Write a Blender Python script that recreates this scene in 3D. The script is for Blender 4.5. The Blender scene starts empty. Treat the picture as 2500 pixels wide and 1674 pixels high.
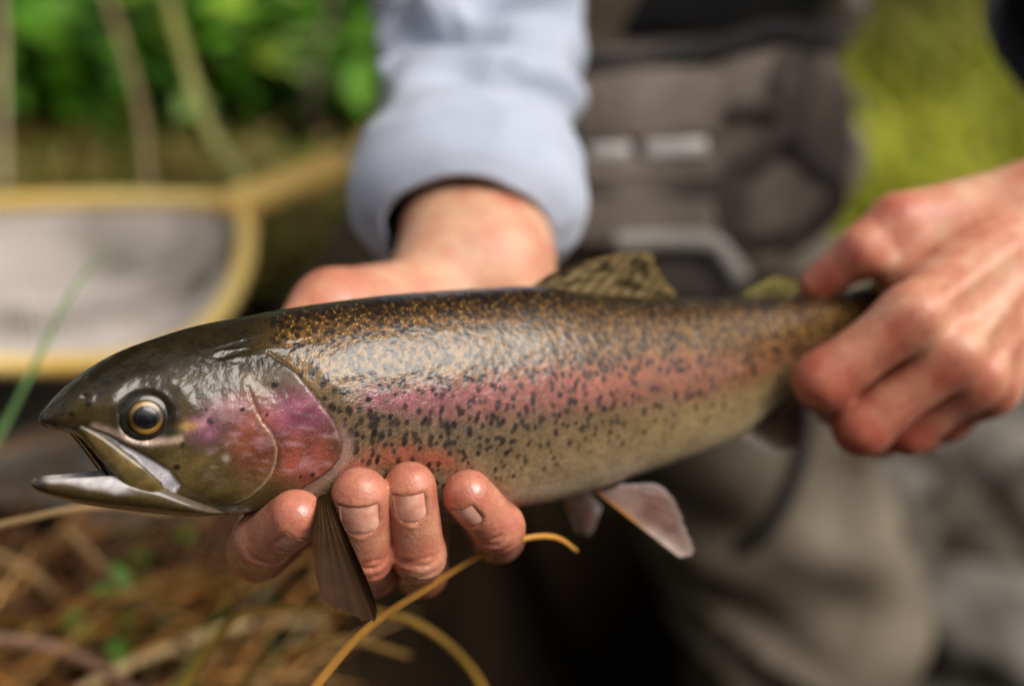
import bpy, bmesh, math
import numpy as np
from math import sin, cos, tan, radians, pi, exp

# ------------------------------------------------------------------ camera
sc = bpy.context.scene
F = 50.0 / 36.0 * 2500.0                    # focal length in photograph pixels
PITCH = radians(28.0)
CAM = np.array([0.0, 0.0, 0.85])
RV = np.array([1.0, 0.0, 0.0])
UV = np.array([0.0, sin(PITCH), cos(PITCH)])
FV = np.array([0.0, cos(PITCH), -sin(PITCH)])
cam_data = bpy.data.cameras.new('camera')
cam_data.lens = 50.0
cam_data.sensor_width = 36.0
cam_data.clip_start = 0.01
cam_data.clip_end = 200.0
cam_data.dof.use_dof = True
cam_data.dof.focus_distance = 0.428
cam_data.dof.aperture_fstop = 3.4
cam = bpy.data.objects.new('camera', cam_data)
cam.location = CAM
cam.rotation_euler = (pi / 2 - PITCH, 0, 0)
sc.collection.objects.link(cam)
sc.camera = cam

# ------------------------------------------------------------------ sky, sun, exposure
SUN_DIR = np.array([0.58, -0.24, 0.775])
SUN_DIR = SUN_DIR / np.linalg.norm(SUN_DIR)
SUN_EL = math.asin(SUN_DIR[2])
SUN_ROT = math.atan2(SUN_DIR[0], SUN_DIR[1])
world = bpy.data.worlds.new('World')
sc.world = world
world.use_nodes = True
wn = world.node_tree
wn.nodes.clear()
sky = wn.nodes.new('ShaderNodeTexSky')
sky.sky_type = 'NISHITA'
sky.sun_disc = False
sky.sun_elevation = SUN_EL
sky.sun_rotation = SUN_ROT
sky.air_density = 1.0
sky.dust_density = 4.0
sky.ozone_density = 1.0
hsv = wn.nodes.new('ShaderNodeHueSaturation')
hsv.inputs['Saturation'].default_value = 0.10
bg = wn.nodes.new('ShaderNodeBackground')
bg.inputs['Strength'].default_value = 0.085
wo = wn.nodes.new('ShaderNodeOutputWorld')
wn.links.new(sky.outputs[0], hsv.inputs['Color'])
wn.links.new(hsv.outputs[0], bg.inputs['Color'])
wn.links.new(bg.outputs[0], wo.inputs['Surface'])

sun_data = bpy.data.lights.new('sun', 'SUN')
sun_data.energy = 1.5
sun_data.angle = radians(40)
sun_data.color = (1.0, 0.935, 0.83)
sun = bpy.data.objects.new('sun', sun_data)
sun.location = (3, 3, 6)
from mathutils import Vector, Matrix
sun.rotation_euler = Vector((-SUN_DIR[0], -SUN_DIR[1], -SUN_DIR[2])).to_track_quat('-Z', 'Y').to_euler()
sc.collection.objects.link(sun)

sc.view_settings.view_transform = 'Standard'
sc.view_settings.look = 'None'
sc.view_settings.exposure = 0.92
sc.view_settings.gamma = 1.0
sc.render.engine = 'CYCLES'
sc.cycles.use_denoising = True
sc.cycles.max_bounces = 6
sc.cycles.diffuse_bounces = 3
sc.cycles.glossy_bounces = 3
sc.cycles.transmission_bounces = 3
sc.cycles.transparent_max_bounces = 4
sc.cycles.sample_clamp_indirect = 4.0

# ------------------------------------------------------------------ helpers
rng = np.random.default_rng(11)


def c2w(p):
    p = np.asarray(p, float)
    return CAM + p[..., 0:1] * RV + p[..., 1:2] * UV + p[..., 2:3] * FV


def w2c(p):
    d = np.asarray(p, float) - CAM
    return np.stack([d @ RV, d @ UV, d @ FV], -1)


def pc(px, py, d):
    """camera-frame point (right, up, depth) seen at photograph pixel px,py at depth d"""
    px, py, d = np.broadcast_arrays(np.asarray(px, float), np.asarray(py, float), np.asarray(d, float))
    return np.stack([(px - 1250.0) / F * d, -(py - 837.0) / F * d, d], -1)


def pw(px, py, d):
    return c2w(pc(px, py, d))


def proj(c):
    return 1250.0 + c[..., 0] / c[..., 2] * F, 837.0 - c[..., 1] / c[..., 2] * F


def pchip(x, y, q):
    x = np.asarray(x, float); y = np.asarray(y, float); q = np.asarray(q, float)
    h = np.diff(x); dl = np.diff(y) / h
    m = np.zeros_like(y)
    for i in range(1, len(x) - 1):
        if dl[i - 1] * dl[i] > 0:
            w1 = 2 * h[i] + h[i - 1]; w2 = h[i] + 2 * h[i - 1]
            m[i] = (w1 + w2) / (w1 / dl[i - 1] + w2 / dl[i])
    m[0] = dl[0]; m[-1] = dl[-1]
    k = np.clip(np.searchsorted(x, q) - 1, 0, len(x) - 2)
    qq = np.clip(q, x[0], x[-1])
    t = (qq - x[k]) / h[k]
    return ((2 * t**3 - 3 * t**2 + 1) * y[k] + (t**3 - 2 * t**2 + t) * h[k] * m[k]
            + (-2 * t**3 + 3 * t**2) * y[k + 1] + (t**3 - t**2) * h[k] * m[k + 1])


def sstep(a, b, x):
    t = np.clip((x - a) / (b - a), 0, 1)
    return t * t * (3 - 2 * t)


def curve(pts, n):
    """Catmull-Rom through points, n samples"""
    P = np.asarray(pts, float)
    P = np.vstack([2 * P[0] - P[1], P, 2 * P[-1] - P[-2]])
    m = len(P) - 3
    t = np.linspace(0, m - 1e-9, n)
    i = t.astype(int); f = (t - i)[:, None]
    a, b, c, d = P[i], P[i + 1], P[i + 2], P[i + 3]
    return 0.5 * (2 * b + (c - a) * f + (2 * a - 5 * b + 4 * c - d) * f**2 + (3 * b - a - 3 * c + d) * f**3)


def make(name, V, faces, mat, parent=None, origin=None, attrs=None, smooth=True, closed=False):
    """one mesh object from WORLD-space vertices; its origin sits at 'origin' (or its parent's)"""
    V = np.asarray(V, float)
    me = bpy.data.meshes.new(name)
    if isinstance(faces, np.ndarray):
        faces = [faces]
    faces = [np.asarray(f, np.int64) for f in faces if len(f)]
    if closed:
        vol = 0.0
        for f in faces:
            for k in range(1, f.shape[1] - 1):
                a, b, c = V[f[:, 0]] - V[0], V[f[:, k]] - V[0], V[f[:, k + 1]] - V[0]
                vol += np.einsum('ij,ij->i', a, np.cross(b, c)).sum()
        if vol < 0:
            faces = [f[:, ::-1] for f in faces]
    o0 = np.zeros(3)
    if parent is not None:
        o0 = np.array(parent['_o']) if '_o' in parent else np.array(parent.location)
    if origin is not None:
        o0 = np.asarray(origin, float)
    L = V - o0
    me.vertices.add(len(L))
    me.vertices.foreach_set('co', L.astype(np.float32).ravel())
    nl = sum(f.size for f in faces); nf = sum(len(f) for f in faces)
    me.loops.add(nl); me.polygons.add(nf)
    me.loops.foreach_set('vertex_index', np.concatenate([f.ravel() for f in faces]).astype(np.int32))
    tot = np.concatenate([np.full(len(f), f.shape[1]) for f in faces])
    me.polygons.foreach_set('loop_start', np.concatenate([[0], np.cumsum(tot)[:-1]]).astype(np.int32))
    me.polygons.foreach_set('use_smooth', np.full(nf, smooth, bool))
    me.update(calc_edges=True)
    me.validate()
    for k, a in (attrs or {}).items():
        a = np.asarray(a, np.float32)
        if a.ndim == 1:
            at = me.attributes.new(k, 'FLOAT', 'POINT'); at.data.foreach_set('value', a)
        elif a.shape[1] == 3 and k.startswith('v_'):
            at = me.attributes.new(k, 'FLOAT_VECTOR', 'POINT'); at.data.foreach_set('vector', a.ravel())
        else:
            if a.shape[1] == 3:
                a = np.hstack([a, np.ones((len(a), 1), np.float32)])
            at = me.attributes.new(k, 'FLOAT_COLOR', 'POINT'); at.data.foreach_set('color', a.ravel())
    me.materials.append(mat)
    ob = bpy.data.objects.new(name, me)
    sc.collection.objects.link(ob)
    if parent is None:
        ob.location = o0
    else:
        ob.parent = parent
        po = np.array(parent['_o']) if '_o' in parent else np.array(parent.location)
        ob.location = o0 - po
    ob['_o'] = [float(v) for v in o0]
    return ob


def empty(name, loc, label, cat, group=None):
    o = bpy.data.objects.new(name, None)
    o.empty_display_size = 0.02
    sc.collection.objects.link(o)
    o.location = loc
    o['_o'] = [float(v) for v in loc]
    return tag(o, label, cat, group)


def tag(o, label, cat, group=None):
    o['label'] = label; o['category'] = cat
    if group:
        o['group'] = group
    return o


def kind(o, k):
    o['kind'] = k
    return o


def gridfaces(nu, nv, wrap_v=False):
    i = np.arange(nu - 1)[:, None]
    j = np.arange(nv if wrap_v else nv - 1)[None, :]
    j2 = (j + 1) % nv
    a = i * nv + j; b = (i + 1) * nv + j; c = (i + 1) * nv + j2; d = i * nv + j2
    return np.stack([a, b, c, d], -1).reshape(-1, 4)


def tube(path, rad, ns=12, flat=None):
    """verts (closed tube with end caps) along a path; rad scalar or per-point; flat = (axis vector, ratio)"""
    P = np.asarray(path, float); n = len(P)
    r = np.broadcast_to(np.asarray(rad, float), (n,))
    T = np.gradient(P, axis=0); T /= np.linalg.norm(T, axis=1)[:, None] + 1e-12
    ref = np.array([0, 0, 1.0]) if abs(T[0, 2]) < 0.9 else np.array([1.0, 0, 0])
    if flat is not None:
        ref = np.asarray(flat[0], float)
    A = np.zeros_like(P); a = ref
    for i in range(n):
        a = a - T[i] * (a @ T[i]); a = a / (np.linalg.norm(a) + 1e-12); A[i] = a
    B = np.cross(T, A)
    th = np.linspace(0, 2 * pi, ns, endpoint=False)
    ra = r * (flat[1] if flat is not None else 1.0)
    V = P[:, None] + (A * ra[:, None])[:, None] * np.cos(th)[None, :, None] + (B * r[:, None])[:, None] * np.sin(th)[None, :, None]
    V = V.reshape(-1, 3)
    fs = gridfaces(n, ns, True)
    V = np.vstack([V, P[0], P[-1]])
    k = np.arange(ns); k2 = (k + 1) % ns
    c0 = np.stack([np.full(ns, n * ns), k, k2], -1)
    c1 = np.stack([np.full(ns, n * ns + 1), (n - 1) * ns + k2, (n - 1) * ns + k], -1)
    return V, [fs, np.vstack([c0, c1])]


def sd_poly(px, py, poly):
    """signed distance to a polygon (negative inside)"""
    P = np.asarray(poly, float)
    d = np.full(px.shape, 1e18); ins = np.zeros(px.shape, bool)
    n = len(P); j = n - 1
    for i in range(n):
        e = P[j] - P[i]; wx = px - P[i, 0]; wy = py - P[i, 1]
        t = np.clip((wx * e[0] + wy * e[1]) / (e @ e), 0, 1)
        d = np.minimum(d, (wx - e[0] * t)**2 + (wy - e[1] * t)**2)
        c = ((P[i, 1] > py) != (P[j, 1] > py))
        with np.errstate(divide='ignore', invalid='ignore'):
            xx = (P[j, 0] - P[i, 0]) * (py - P[i, 1]) / (P[j, 1] - P[i, 1] + 1e-12) + P[i, 0]
        ins ^= c & (px < xx)
        j = i
    d = np.sqrt(d)
    return np.where(ins, -d, d)


def d_line(px, py, pts):
    P = np.asarray(pts, float); d = np.full(px.shape, 1e18)
    for i in range(len(P) - 1):
        e = P[i + 1] - P[i]; wx = px - P[i, 0]; wy = py - P[i, 1]
        t = np.clip((wx * e[0] + wy * e[1]) / (e @ e), 0, 1)
        d = np.minimum(d, (wx - e[0] * t)**2 + (wy - e[1] * t)**2)
    return np.sqrt(d)


# smooth value noise on arbitrary points
_perm = np.random.default_rng(5).random((64, 64, 64)).astype(np.float32)


def vnoise(p):
    p = np.asarray(p, float)
    i = np.floor(p).astype(int); f = p - i
    f = f * f * (3 - 2 * f)
    out = 0
    for dx in (0, 1):
        for dy in (0, 1):
            for dz in (0, 1):
                w = (f[..., 0] if dx else 1 - f[..., 0]) * (f[..., 1] if dy else 1 - f[..., 1]) * (f[..., 2] if dz else 1 - f[..., 2])
                out = out + w * _perm[(i[..., 0] + dx) & 63, (i[..., 1] + dy) & 63, (i[..., 2] + dz) & 63]
    return out * 2 - 1


def fbm(p, oct=3):
    s = 0; a = 1.0
    for k in range(oct):
        s = s + a * vnoise(np.asarray(p) * 2**k + 17.3 * k); a *= 0.5
    return s


# ---- signed distance fields turned into meshes by surface nets
class Field:
    def __init__(s, lo, hi, h):
        s.h = h; s.lo = np.asarray(lo, float)
        s.n = np.ceil((np.asarray(hi) - s.lo) / h).astype(int) + 1
        s.F = np.full(s.n, 1.0, np.float32)
        s.ax = [s.lo[k] + h * np.arange(s.n[k]) for k in range(3)]

    def box(s, lo, hi):
        a = np.clip(np.floor((np.asarray(lo) - s.lo) / s.h).astype(int), 0, s.n)
        b = np.clip(np.ceil((np.asarray(hi) - s.lo) / s.h).astype(int) + 1, 0, s.n)
        return tuple(slice(a[k], b[k]) for k in range(3))

    def pts(s, sl):
        return (s.ax[0][sl[0]][:, None, None], s.ax[1][sl[1]][None, :, None], s.ax[2][sl[2]][None, None, :])


def smin(a, b, k):
    h = np.clip(0.5 + 0.5 * (b - a) / k, 0, 1)
    return b * (1 - h) + a * h - k * h * (1 - h)


def seg_d(X, Y, Z, a, b, ra, rb):
    ba = b - a; L2 = ba @ ba + 1e-12
    t = np.clip(((X - a[0]) * ba[0] + (Y - a[1]) * ba[1] + (Z - a[2]) * ba[2]) / L2, 0, 1)
    return np.sqrt((X - a[0] - ba[0] * t)**2 + (Y - a[1] - ba[1] * t)**2 + (Z - a[2] - ba[2] * t)**2) - (ra + (rb - ra) * t)


def add_seg(fl, a, b, ra, rb, k, m=None):
    a = np.asarray(a, float); b = np.asarray(b, float)
    m = m or max(3 * fl.h, 1.3 * k)
    sl = fl.box(np.minimum(a - ra, b - rb) - m, np.maximum(a + ra, b + rb) + m)
    if fl.F[sl].size == 0:
        return
    fl.F[sl] = smin(fl.F[sl], seg_d(*fl.pts(sl), a, b, ra, rb), k)


def surface_nets(fl):
    Fv = fl.F; s = Fv < 0
    cnt = np.zeros(np.array(Fv.shape) - 1, np.int8)
    corners = [(i, j, k) for i in (0, 1) for j in (0, 1) for k in (0, 1)]
    nx, ny, nz = Fv.shape
    for i, j, k in corners:
        cnt += s[i:nx - 1 + i, j:ny - 1 + j, k:nz - 1 + k]
    act = (cnt > 0) & (cnt < 8)
    I, J, K = np.nonzero(act)
    ids = np.full(cnt.shape, -1, np.int64); ids[I, J, K] = np.arange(len(I))
    S = np.zeros((len(I), 3)); N = np.zeros(len(I))
    for a in corners:
        for ax in range(3):
            if a[ax]:
                continue
            b = list(a); b[ax] = 1
            va = Fv[I + a[0], J + a[1], K + a[2]]; vb = Fv[I + b[0], J + b[1], K + b[2]]
            cr = (va < 0) != (vb < 0)
            t = np.where(cr, va / np.where(cr, va - vb, 1), 0)
            q = np.zeros((len(I), 3)); q[:] = a; q[:, ax] += t
            S += q * cr[:, None]; N += cr
    V = (np.stack([I, J, K], -1) + S / N[:, None]) * fl.h + fl.lo
    Q = []
    m = s[:-1, 1:-1, 1:-1] != s[1:, 1:-1, 1:-1]; i, j, k = np.nonzero(m); j = j + 1; k = k + 1
    q = np.stack([ids[i, j - 1, k - 1], ids[i, j, k - 1], ids[i, j, k], ids[i, j - 1, k]], -1)
    Q.append(np.where(s[i, j, k][:, None], q, q[:, ::-1]))
    m = s[1:-1, :-1, 1:-1] != s[1:-1, 1:, 1:-1]; i, j, k = np.nonzero(m); i = i + 1; k = k + 1
    q = np.stack([ids[i - 1, j, k - 1], ids[i - 1, j, k], ids[i, j, k], ids[i, j, k - 1]], -1)
    Q.append(np.where(s[i, j, k][:, None], q, q[:, ::-1]))
    m = s[1:-1, 1:-1, :-1] != s[1:-1, 1:-1, 1:]; i, j, k = np.nonzero(m); i = i + 1; j = j + 1
    q = np.stack([ids[i - 1, j - 1, k], ids[i, j - 1, k], ids[i, j, k], ids[i - 1, j, k]], -1)
    Q.append(np.where(s[i, j, k][:, None], q, q[:, ::-1]))
    return V, np.vstack(Q)


def relax(V, Q, it=2, lam=0.5):
    for _ in range(it):
        acc = np.zeros_like(V); n = np.zeros(len(V))
        for a, b in ((0, 1), (1, 2), (2, 3), (3, 0)):
            np.add.at(acc, Q[:, a], V[Q[:, b]]); np.add.at(n, Q[:, a], 1)
        V = V + lam * (acc / np.maximum(n, 1)[:, None] - V)
    return V


# ------------------------------------------------------------------ materials
def new_mat(name):
    m = bpy.data.materials.new(name); m.use_nodes = True
    nt = m.node_tree
    return m, nt, nt.nodes['Principled BSDF']


def mat(name, c1, c2=None, scale=20, rough=0.7, bump=0.0, bscale=None, detail=4, spec=0.4, metal=0, sss=0, coat=0, trans=0, contrast=(0.35, 0.65), sheen=0):
    m, nt, p = new_mat(name)
    tc = nt.nodes.new('ShaderNodeTexCoord')
    nz = nt.nodes.new('ShaderNodeTexNoise'); nz.inputs['Scale'].default_value = scale; nz.inputs['Detail'].default_value = detail
    nt.links.new(tc.outputs['Object'], nz.inputs['Vector'])
    cr = nt.nodes.new('ShaderNodeValToRGB')
    cr.color_ramp.elements[0].position = contrast[0]; cr.color_ramp.elements[1].position = contrast[1]
    cr.color_ramp.elements[0].color = (*c1, 1); cr.color_ramp.elements[1].color = (*(c2 or c1), 1)
    nt.links.new(nz.outputs['Fac'], cr.inputs['Fac'])
    nt.links.new(cr.outputs['Color'], p.inputs['Base Color'])
    p.inputs['Roughness'].default_value = rough
    p.inputs['Specular IOR Level'].default_value = spec
    p.inputs['Metallic'].default_value = metal
    p.inputs['Coat Weight'].default_value = coat
    p.inputs['Sheen Weight'].default_value = sheen
    if sss:
        p.inputs['Subsurface Weight'].default_value = sss
        p.inputs['Subsurface Scale'].default_value = 0.003
    if bump:
        n2 = nt.nodes.new('ShaderNodeTexNoise'); n2.inputs['Scale'].default_value = bscale or scale * 4; n2.inputs['Detail'].default_value = 5
        nt.links.new(tc.outputs['Object'], n2.inputs['Vector'])
        bp = nt.nodes.new('ShaderNodeBump'); bp.inputs['Strength'].default_value = 1.0; bp.inputs['Distance'].default_value = bump
        nt.links.new(n2.outputs['Fac'], bp.inputs['Height']); nt.links.new(bp.outputs['Normal'], p.inputs['Normal'])
    if trans:
        out = nt.nodes['Material Output']
        tr = nt.nodes.new('ShaderNodeBsdfTranslucent'); nt.links.new(cr.outputs['Color'], tr.inputs['Color'])
        mx = nt.nodes.new('ShaderNodeMixShader'); mx.inputs[0].default_value = trans
        nt.links.new(p.outputs[0], mx.inputs[1]); nt.links.new(tr.outputs[0], mx.inputs[2])
        nt.links.new(mx.outputs[0], out.inputs['Surface'])
    return m


def attr_node(nt, name):
    a = nt.nodes.new('ShaderNodeAttribute'); a.attribute_name = name
    return a


def col_mat(name, rough=0.6, spec=0.4, trans=0.0, coat=0.0, var=0.25, vscale=60, sheen=0.0, bump=0, bscale=200, coat_rough=0.05):
    """colour comes from the 'col' attribute that belongs to the thing, broken up by noise"""
    m, nt, p = new_mat(name)
    a = attr_node(nt, 'col')
    tc = nt.nodes.new('ShaderNodeTexCoord')
    nz = nt.nodes.new('ShaderNodeTexNoise'); nz.inputs['Scale'].default_value = vscale; nz.inputs['Detail'].default_value = 4
    nt.links.new(tc.outputs['Object'], nz.inputs['Vector'])
    mr = nt.nodes.new('ShaderNodeMapRange')
    mr.inputs['From Min'].default_value = 0.3; mr.inputs['From Max'].default_value = 0.7
    mr.inputs['To Min'].default_value = 1 - var; mr.inputs['To Max'].default_value = 1 + var
    nt.links.new(nz.outputs['Fac'], mr.inputs['Value'])
    mul = nt.nodes.new('ShaderNodeVectorMath'); mul.operation = 'SCALE'
    nt.links.new(a.outputs['Color'], mul.inputs[0]); nt.links.new(mr.outputs['Result'], mul.inputs['Scale'])
    nt.links.new(mul.outputs[0], p.inputs['Base Color'])
    p.inputs['Roughness'].default_value = rough; p.inputs['Specular IOR Level'].default_value = spec
    p.inputs['Coat Weight'].default_value = coat; p.inputs['Coat Roughness'].default_value = coat_rough
    p.inputs['Sheen Weight'].default_value = sheen
    if bump:
        n2 = nt.nodes.new('ShaderNodeTexNoise'); n2.inputs['Scale'].default_value = bscale; n2.inputs['Detail'].default_value = 5
        nt.links.new(tc.outputs['Object'], n2.inputs['Vector'])
        bp = nt.nodes.new('ShaderNodeBump'); bp.inputs['Distance'].default_value = bump
        nt.links.new(n2.outputs['Fac'], bp.inputs['Height']); nt.links.new(bp.outputs['Normal'], p.inputs['Normal'])
    if trans:
        out = nt.nodes['Material Output']
        tr = nt.nodes.new('ShaderNodeBsdfTranslucent'); nt.links.new(mul.outputs[0], tr.inputs['Color'])
        mx = nt.nodes.new('ShaderNodeMixShader'); mx.inputs[0].default_value = trans
        nt.links.new(p.outputs[0], mx.inputs[1]); nt.links.new(tr.outputs[0], mx.inputs[2])
        nt.links.new(mx.outputs[0], out.inputs['Surface'])
    return m


def skin_mat():
    m, nt, p = new_mat('skin')
    tc = nt.nodes.new('ShaderNodeTexCoord')
    red = attr_node(nt, 'red')
    n1 = nt.nodes.new('ShaderNodeTexNoise'); n1.inputs['Scale'].default_value = 95; n1.inputs['Detail'].default_value = 5
    nt.links.new(tc.outputs['Object'], n1.inputs['Vector'])
    ad = nt.nodes.new('ShaderNodeMath'); ad.operation = 'MULTIPLY_ADD'
    nt.links.new(n1.outputs['Fac'], ad.inputs[0]); ad.inputs[1].default_value = 1.35
    nt.links.new(red.outputs['Fac'], ad.inputs[2])
    sb = nt.nodes.new('ShaderNodeMath'); sb.operation = 'SUBTRACT'; sb.inputs[1].default_value = 0.50
    nt.links.new(ad.outputs[0], sb.inputs[0])
    cr = nt.nodes.new('ShaderNodeValToRGB')
    e = cr.color_ramp.elements
    e[0].position = 0.0; e[0].color = (0.62, 0.35, 0.22, 1)
    e[1].position = 1.0; e[1].color = (0.44, 0.105, 0.065, 1)
    k = e.new(0.45); k.color = (0.56, 0.225, 0.135, 1)
    nt.links.new(sb.outputs[0], cr.inputs['Fac'])
    nf = nt.nodes.new('ShaderNodeTexNoise'); nf.inputs['Scale'].default_value = 480; nf.inputs['Detail'].default_value = 5; nf.inputs['Roughness'].default_value = 0.65
    nt.links.new(tc.outputs['Object'], nf.inputs['Vector'])
    nm = nt.nodes.new('ShaderNodeMapRange'); nm.inputs['From Min'].default_value = 0.3; nm.inputs['From Max'].default_value = 0.7
    nm.inputs['To Min'].default_value = 0.84; nm.inputs['To Max'].default_value = 1.12
    nt.links.new(nf.outputs['Fac'], nm.inputs['Value'])
    vs = nt.nodes.new('ShaderNodeVectorMath'); vs.operation = 'SCALE'
    nt.links.new(cr.outputs['Color'], vs.inputs[0]); nt.links.new(nm.outputs[0], vs.inputs['Scale'])
    nt.links.new(vs.outputs[0], p.inputs['Base Color'])
    p.inputs['Subsurface Weight'].default_value = 0.15
    p.inputs['Subsurface Radius'].default_value = (1.0, 0.3, 0.15)
    p.inputs['Subsurface Scale'].default_value = 0.0025
    n3 = nt.nodes.new('ShaderNodeTexNoise'); n3.inputs['Scale'].default_value = 260; n3.inputs['Detail'].default_value = 3
    nt.links.new(tc.outputs['Object'], n3.inputs['Vector'])
    wet = attr_node(nt, 'wet')
    r = nt.nodes.new('ShaderNodeMapRange'); r.inputs['To Min'].default_value = 0.36; r.inputs['To Max'].default_value = 0.55
    nt.links.new(n3.outputs['Fac'], r.inputs['Value']); nt.links.new(r.outputs[0], p.inputs['Roughness'])
    cm = nt.nodes.new('ShaderNodeMath'); cm.operation = 'MULTIPLY'
    cr2 = nt.nodes.new('ShaderNodeMapRange'); cr2.inputs['From Min'].default_value = 0.45; cr2.inputs['From Max'].default_value = 0.62
    nt.links.new(n1.outputs['Fac'], cr2.inputs['Value'])
    nt.links.new(cr2.outputs[0], cm.inputs[0]); nt.links.new(wet.outputs['Fac'], cm.inputs[1])
    nt.links.new(cm.outputs[0], p.inputs['Coat Weight']); p.inputs['Coat Roughness'].default_value = 0.12
    # fine skin relief: cells plus soft wrinkles
    v = nt.nodes.new('ShaderNodeTexVoronoi'); v.inputs['Scale'].default_value = 850; v.feature = 'DISTANCE_TO_EDGE'
    nt.links.new(tc.outputs['Object'], v.inputs['Vector'])
    n2 = nt.nodes.new('ShaderNodeTexNoise'); n2.inputs['Scale'].default_value = 700; n2.inputs['Detail'].default_value = 6
    nt.links.new(tc.outputs['Object'], n2.inputs['Vector'])
    b1 = nt.nodes.new('ShaderNodeBump'); b1.inputs['Distance'].default_value = 0.00012
    nt.links.new(v.outputs['Distance'], b1.inputs['Height'])
    b2 = nt.nodes.new('ShaderNodeBump'); b2.inputs['Distance'].default_value = 0.00022; b2.inputs['Strength'].default_value = 0.8
    nt.links.new(n2.outputs['Fac'], b2.inputs['Height']); nt.links.new(b1.outputs[0], b2.inputs['Normal'])
    nt.links.new(b2.outputs[0], p.inputs['Normal'])
    return m


SKIN = skin_mat()
NAIL = mat('nail', (0.74, 0.31, 0.215), (0.90, 0.46, 0.34), 260, 0.38, 0.00015, 500, spec=0.2)
BLADE = col_mat('grass_blade', rough=0.6, trans=0.25, var=0.3, vscale=40)
LEAF = col_mat('leaf', rough=0.5, trans=0.3, var=0.25, vscale=15)
BARK = mat('bark', (0.06, 0.04, 0.025), (0.13, 0.09, 0.06), 18, 0.9, 0.004, 60)
STONE = mat('stone', (0.024, 0.020, 0.012), (0.110, 0.092, 0.068), 14, 0.85, 0.004, 70, detail=8)
STONE_PALE = mat('pale_stone', (0.07, 0.06, 0.048), (0.20, 0.18, 0.155), 16, 0.85, 0.004, 60, detail=8)
SHIRT = mat('shirt_cloth', (0.38, 0.415, 0.515), (0.45, 0.485, 0.585), 25, 0.85, 0.0006, 900, sheen=0.3)
SHADED_SLEEVE = mat('shaded_sleeve_cloth', (0.06, 0.066, 0.09), (0.10, 0.108, 0.14), 25, 0.9, 0.001, 500)  # second shirt sleeve; the shade on it is put into this colour
WADER = mat('wader_cloth', (0.080, 0.060, 0.039), (0.170, 0.135, 0.095), 16, 0.75, 0.002, 90, detail=6)
BLACKCLOTH = mat('black_cloth', (0.008, 0.008, 0.009), (0.02, 0.019, 0.018), 30, 0.85, 0.001, 300)
PACK = mat('pack_cloth', (0.11, 0.084, 0.066), (0.20, 0.156, 0.128), 22, 0.75, 0.002, 80)
PACKDARK = mat('pack_dark_cloth', (0.038, 0.030, 0.026), (0.07, 0.056, 0.048), 25, 0.8, 0.001, 120)
GREYPLASTIC = mat('grey_plastic', (0.22, 0.20, 0.18), (0.28, 0.26, 0.235), 30, 0.45)
SILVER = mat('silver_tape', (0.42, 0.40, 0.38), (0.52, 0.50, 0.48), 60, 0.35, metal=0.4)
WOOD = mat('varnished_wood', (0.88, 0.55, 0.13), (0.92, 0.68, 0.25), 12, 0.4, coat=0.4)
NETMESH = mat('net_cord', (0.20, 0.18, 0.13), (0.66, 0.58, 0.53), 11, 0.7, detail=5, contrast=(0.34, 0.56))

# ------------------------------------------------------------------ terrain
def ground_h(x, y):
    x = np.asarray(x, float); y = np.asarray(y, float)
    bank = (0.315 + 0.10 * np.clip(y - 0.6, -0.5, 1.2) + 0.03 * np.clip(y - 1.8, 0, 8)) * (1 - sstep(-0.12, 0.03, x + 0.05 * np.sin(y * 5)))
    bank = bank * sstep(0.05, 0.45, y)
    far = 0.05 * sstep(1.5, 4, y) + 0.03 * np.clip(y - 4, 0, 60)
    p = np.stack([x * 5, y * 5, 0 * x], -1)
    return np.maximum(bank, far) + 0.02 * fbm(p, 3) + 0.012 * fbm(p * 4 + 3, 2)


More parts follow.
